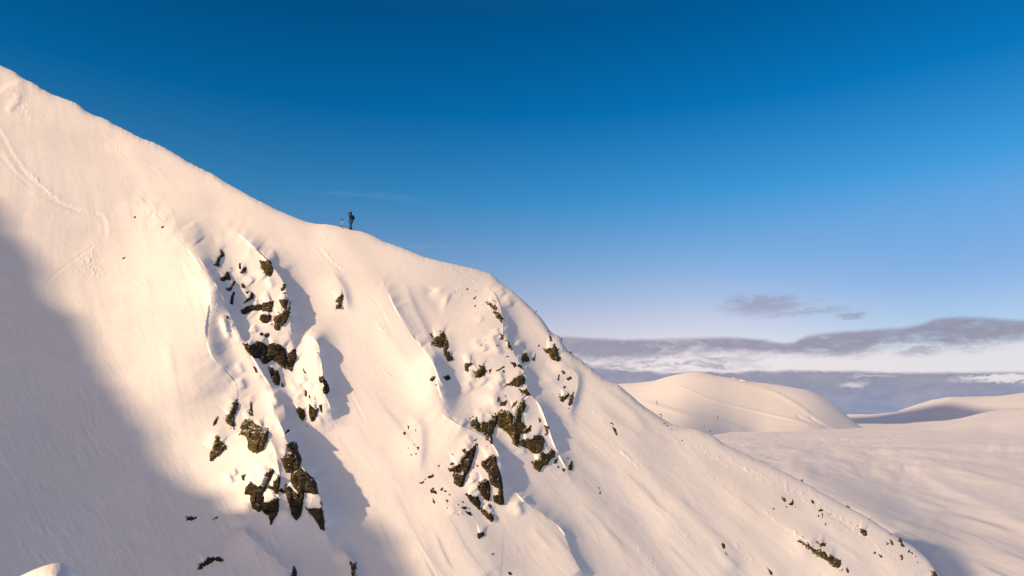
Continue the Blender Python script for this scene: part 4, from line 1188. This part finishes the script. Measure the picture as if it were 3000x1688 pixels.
M_JACKET = plain("black_jacket", (0.006, 0.007, 0.012), 0.8)
M_TEAL = plain("teal_trousers", (0.0, 0.062, 0.115), 0.8)
M_BOOT = plain("boot_black", (0.015, 0.015, 0.017), 0.5)
M_SKIN = plain("skin", (0.55, 0.34, 0.25), 0.6)
M_PACK = plain("backpack_fabric", (0.007, 0.006, 0.007), 0.8)
M_STRAP = plain("grey_strap", (0.20, 0.21, 0.18), 0.7)
M_WHITE = plain("ski_white", (0.30, 0.38, 0.55), 0.4, var=0.08)
M_NAVY = plain("ski_dark", (0.02, 0.05, 0.14), 0.4)
M_STEEL = plain("pylon_steel", (0.10, 0.085, 0.08), 0.6)
M_CAMERA = plain("camera_body", (0.01, 0.01, 0.01), 0.4)

def crest_point(px, dy=1.0):
    y = crest(np.array([px]))[0] + dy
    d = face_depth(np.array([px], float), np.array([y]))
    return P3(np.array([px], float), np.array([y]), d)[0]

pp = crest_point(1027, 1.5)
#PS = 52.4 / (1.80 * FPX * 0.98 / math.hypot(*pp[1:]))       # check value only
person = emp('person', pp.tolist(), "person in black jacket and teal trousers standing on the ridge holding up a camera", "person", rz=math.radians(8), scale=1.06)
# x- is forward (the person looks to the left of the picture), y+ is away from the camera
body = skin_obj('body', [(0, 0, .90), (0, 0, 1.10), (.02, 0, 1.35), (-.01, 0, 1.50), (-.05, 0, 1.58), (-.075, 0, 1.66), (-.085, 0, 1.72),
                         (.02, -.17, 1.43), (-.06, -.27, 1.25), (-.24, -.14, 1.44), (.02, .17, 1.43), (-.06, .27, 1.25), (-.24, .14, 1.44),
                         (0, -.09, .86), (-.05, -.10, .48), (.02, -.11, .08), (-.14, -.12, .05), (0, .09, .86), (-.03, .10, .48), (.05, .12, .08), (-.11, .13, .05)],
         [(0, 1), (1, 2), (2, 3), (3, 4), (4, 5), (5, 6), (2, 7), (7, 8), (8, 9), (2, 10), (10, 11), (11, 12), (0, 13), (13, 14), (14, 15), (15, 16), (0, 17), (17, 18), (18, 19), (19, 20)],
         [.13, .12, .15, .06, .06, .095, .07, .06, .045, .035, .06, .045, .035, .08, .055, .04, .035, .08, .055, .04, .035], M_SKIN, person)
jacket = skin_obj('jacket', [(0, 0, .88), (.0, 0, 1.08), (.03, 0, 1.34), (.0, 0, 1.48),
                             (.02, -.19, 1.42), (-.07, -.29, 1.22), (-.23, -.15, 1.42), (.02, .19, 1.42), (-.07, .29, 1.22), (-.23, .15, 1.42)],
          [(0, 1), (1, 2), (2, 3), (2, 4), (4, 5), (5, 6), (2, 7), (7, 8), (8, 9)],
          [(.20, .20), (.19, .19), (.22, .21), .12, .125, .10, .08, .125, .10, .08], M_JACKET, person)
trousers = skin_obj('trousers', [(0, 0, .92), (.0, -.10, .84), (-.06, -.11, .50), (.03, -.12, .14), (0, .10, .84), (-.04, .11, .50), (.06, .13, .14)],
          [(0, 1), (1, 2), (2, 3), (0, 4), (4, 5), (5, 6)], [.19, .15, .13, .115, .15, .13, .115], M_TEAL, person)
for sy, ox in ((-.12, .0), (.13, .03)):
    bm = bmesh.new(); box(bm, (ox - .04, sy, .07), (.30, .12, .14), bev=.035)
    box(bm, (ox + .02, sy, .16), (.15, .13, .16), bev=.04)
    bm_obj('boot', bm, M_BOOT, person)
def hand(y):
    # palm, four curled fingers, thumb
    pts = [(-.235, y, 1.455), (-.275, y * .86, 1.49)]; ed = [(0, 1)]; rad = [.030, .032]
    for k in range(4):
        b = len(pts)
        yy = y * .86 + (k - 1.5) * .018
        L = (.036, .042, .040, .030)[k]
        pts += [(-.285, yy, 1.50), (-.285 - L * .3, yy, 1.50 + L), (-.285 + .008, yy * .8, 1.50 + L * 1.7)]
        ed += [(1, b), (b, b + 1), (b + 1, b + 2)]; rad += [.010, .009, .008]
    b = len(pts)
    pts += [(-.262, y * .6, 1.485), (-.268, y * .42, 1.515)]; ed += [(1, b), (b, b + 1)]; rad += [.011, .009]
    skin_obj('glove', pts, ed, rad, M_JACKET, person, sub=1)
hand(-.13); hand(.13)
bm = bmesh.new()
bmesh.ops.create_uvsphere(bm, u_segments=24, v_segments=14, radius=.128)
for v in bm.verts:
    if v.co.z < -.03: v.co.z = -.03 - (v.co.z + .03) * -.25
    v.co.x *= 1.1
bmesh.ops.translate(bm, verts=bm.verts, vec=(-.062, 0, 1.715))
bm_obj('beanie', bm, M_JACKET, person)
bm = bmesh.new(); bmesh.ops.create_cone(bm, cap_ends=True, segments=20, radius1=.115, radius2=.118, depth=.15)
bmesh.ops.translate(bm, verts=bm.verts, vec=(-.055, 0, 1.585))
bm_obj('neck_gaiter', bm, M_JACKET, person)
# camera held to the face: a thing of its own
cp = emp('camera', (person.matrix_basis @ Vector((-.275, 0, 1.66))).to_tuple(), "small black camera held up to the face of the person on the ridge", "camera", rz=math.radians(8), scale=1.06)
bm = bmesh.new(); box(bm, (0, 0, 0), (.07, .14, .10), bev=.012); bm_obj('camera_body', bm, M_CAMERA, cp)
bm = bmesh.new(); bmesh.ops.create_cone(bm, cap_ends=True, segments=20, radius1=.036, radius2=.032, depth=.09)
bmesh.ops.rotate(bm, verts=bm.verts, cent=(0, 0, 0), matrix=Matrix.Rotation(math.pi / 2, 3, 'Y')); bmesh.ops.translate(bm, verts=bm.verts, vec=(-.075, 0, 0))
bm_obj('lens', bm, M_CAMERA, cp)
# backpack
bpk = emp('backpack', (person.matrix_basis @ Vector((.21, 0, 1.22))).to_tuple(), "dark backpack with grey strap on the back of the person on the ridge", "backpack", rz=math.radians(8))
bm = bmesh.new(); box(bm, (0, 0, 0), (.24, .36, .58), ry=-.10, bev=.08); bm_obj('pack_body', bm, M_PACK, bpk)
bm = bmesh.new(); box(bm, (.10, 0, -.06), (.07, .24, .28), ry=-.10, bev=.03); bm_obj('front_pocket', bm, M_PACK, bpk)
for sy in (-1, 1):
    skin_obj('shoulder_strap', [(-.07, .12 * sy, .22), (-.20, .13 * sy, .27), (-.40, .13 * sy, .20), (-.42, .12 * sy, .0), (-.30, .16 * sy, -.16), (-.1, .17 * sy, -.18)],
             [(0, 1), (1, 2), (2, 3), (3, 4), (4, 5)], [.022] * 6, M_PACK, bpk, sub=1)
bm = bmesh.new(); box(bm, (-.10, -.205, .08), (.035, .02, .22), ry=.35, bev=.006); bm_obj('side_strap', bm, M_STRAP, bpk)

def make_ski(px, tilt, label):
    p = crest_point(px, 2.0)
    e = emp('ski', p.tolist(), label, "ski", "pair of skis planted in the snow", rz=math.radians(12))
    e.rotation_euler = (0, tilt, math.radians(12))
    L = 1.0; w = .042
    def slab(z0, z1, mat, nm, tip=False):
        bm = bmesh.new()
        n = 12; rows = []
        for k in range(n + 1):
            z = z0 + (z1 - z0) * k / n
            ww = w * (1 - .18 * math.sin(math.pi * min(1, z / L)))
            if tip and k > n * .6: ww *= math.sqrt(max(0.02, 1 - ((k - n * .6) / (n * .4)) ** 2))
            yb = .0 + (.10 * max(0, z - .82) ** 1.0 if tip else 0)
            rows.append([bm.verts.new(c) for c in ((-ww, yb - .009, z), (ww, yb - .009, z), (ww, yb + .009, z), (-ww, yb + .009, z))])
        for a, b in zip(rows[:-1], rows[1:]):
            for j in range(4): bm.faces.new((a[j], a[(j + 1) % 4], b[(j + 1) % 4], b[j]))
        bm.faces.new(rows[0][::-1]); bm.faces.new(rows[-1])
        return bm_obj(nm, bm, mat, e, False)
    slab(-.35, .30, M_NAVY, 'tail'); slab(.30, .70, M_WHITE, 'middle'); slab(.70, L, M_NAVY, 'tip', True)
    bm = bmesh.new(); box(bm, (0, -.03, .44), (.05, .04, .10), bev=.01); box(bm, (0, -.03, .60), (.05, .035, .05), bev=.01)
    bm_obj('binding', bm, M_STRAP, e)
    return e
make_ski(998.0, .04, "left ski of the pair planted upright beside the person on the ridge")
make_ski(1002.3, .07, "right ski of the pair planted upright beside the person on the ridge")
rk = rock_mesh('stone', np.array([(1003.5, 668.3), (1006.5, 668.6), (1006.8, 670.6), (1003.8, 670.4)]), M_ROCK, H=1.0)
tag(rk, "tiny dark stone at the foot of the planted skis", "rock")

def pylon(px, py_, hpx, lean, label, first=[None]):
    loc = hill_at(px, py_); d = math.hypot(loc[1], loc[2])
    hgt = hpx * d / FPX
    if first[0] is None:
        e = emp('lift_pylon', loc.tolist(), label, "lift pylon", "ski lift pylons on the hill")
        H = 10.0
        bm = bmesh.new(); r = bmesh.ops.create_cone(bm, cap_ends=True, segments=12, radius1=.85, radius2=.65, depth=H + 1.5)
        bmesh.ops.translate(bm, verts=bm.verts, vec=(0, 0, H / 2 - .75)); bm_obj('pole', bm, M_STEEL, e)
        bm = bmesh.new(); box(bm, (0, 0, H), (4.2, .9, .9), bev=.05); bm_obj('crossarm', bm, M_STEEL, e)
        for sx in (-1, 1):
            bm = bmesh.new(); box(bm, (2.0 * sx, 0, H + .2), (.5, 2.2, .7), bev=.08); box(bm, (2.0 * sx, 0, H - .6), (.2, .3, 1.0), bev=.02)
            bm_obj('sheave_train', bm, M_STEEL, e)
        first[0] = e
    else:
        s = first[0]; e = s.copy(); COL.objects.link(e)
        for ch in list(s.children):
            c = ch.copy(); COL.objects.link(c); c.parent = e
        e.location = loc.tolist(); e['label'] = label
    k = hgt / 10.0
    e.scale = (k, k, k); e.rotation_euler = (0, lean, math.radians(38))
    e['label'] = label
for zx, zb, zt, ln, lab in [(295, 428, 380, .0, "lift pylon on the left slope of the hill, nearest the mountain edge"),
                            (1000, 600, 552, .12, "leaning lift pylon in the middle of the lower left lift track"),
                            (1718, 297, 270, .03, "uppermost lift pylon on the right-hand lift track of the hill"),
                            (1976, 450, 438, .0, "smallest lift pylon, half way down the right-hand lift track"),
                            (2066, 505, 478, .0, "lift pylon on the right-hand track just below the smallest one"),
                            (2413, 708, 683, .0, "lowest lift pylon on the right, at the foot of the hill"),
                            (100, 203, 190, .0, "short lift pylon near the left skyline of the hill")]:
    pylon(1850 + zx / 3.963, 1080 + zb / 3.963, (zb - zt) / 3.963, ln, lab)

# snow-crusted fences on the hill top
def snow_fence(zx0, zy0, zx1, zy1, n, label):
    a = hill_at(1850 + zx0 / 3.963, 1080 + zy0 / 3.963 + 2.0); b = hill_at(1850 + zx1 / 3.963, 1080 + zy1 / 3.963 + 2.0)
    e = emp('snow_fence', a.tolist(), label, "fence", "snow fences on the hill top")
    v = Vector((b - a).tolist())
    for k in range(n):
        p = v * (k / (n - 1)); bm = bmesh.new(); box(bm, (p.x, p.y, p.z + 1.6), (.5, .5, 4.2), bev=.05); bm_obj('post', bm, M_STEEL, e)
    bm = bmesh.new()
    ang = math.atan2(v.y, v.x)
    for hh in (1.4, 2.4, 3.4):
        vs = box(bm, (0, 0, 0), (v.length, .35, .55), bev=.05)
        bmesh.ops.rotate(bm, verts=vs, cent=(0, 0, 0), matrix=Matrix.Rotation(ang, 3, 'Z') @ Matrix.Rotation(-math.asin(v.z / v.length), 3, 'Y'))
        bmesh.ops.translate(bm, verts=vs, vec=v / 2 + Vector((0, 0, hh)))
    bm_obj('snowy_rails', bm, M_SNOW, e)
snow_fence(1165, 108, 1225, 116, 5, "snow-crusted fence at the top of the right-hand lift track on the hill")
snow_fence(1255, 134, 1360, 148, 6, "longer snow-crusted fence just right of the first one on the hill top")

# ------------------------------------------------------------------ unseen cloud, added far behind the camera to keep sun off the farthest hills
bm = bmesh.new()
bmesh.ops.create_icosphere(bm, subdivisions=5, radius=1.0)
for v in bm.verts:
    n_ = float(fbm(np.array([v.co.x * 2.2 + 9]), np.array([v.co.y * 2.2 - v.co.z]), 131, 4)[0])
    k_ = 1.0 + 0.38 * n_
    v.co.x *= 1600 * k_; v.co.y *= 1600 * k_; v.co.z *= 170 * (1 + 1.2 * abs(n_))
bmesh.ops.translate(bm, verts=bm.verts, vec=(1550 + S[0] * 14500, 5300 + S[1] * 14500, 60 + S[2] * 14500))
cl = bm_obj('cloud', bm, plain("cloud_white", (0.8, 0.8, 0.8), 1.0, 0.01, 0.05))
tag(cl, "unseen cloud added behind the camera to shade the farthest hills", "cloud", kind='structure')
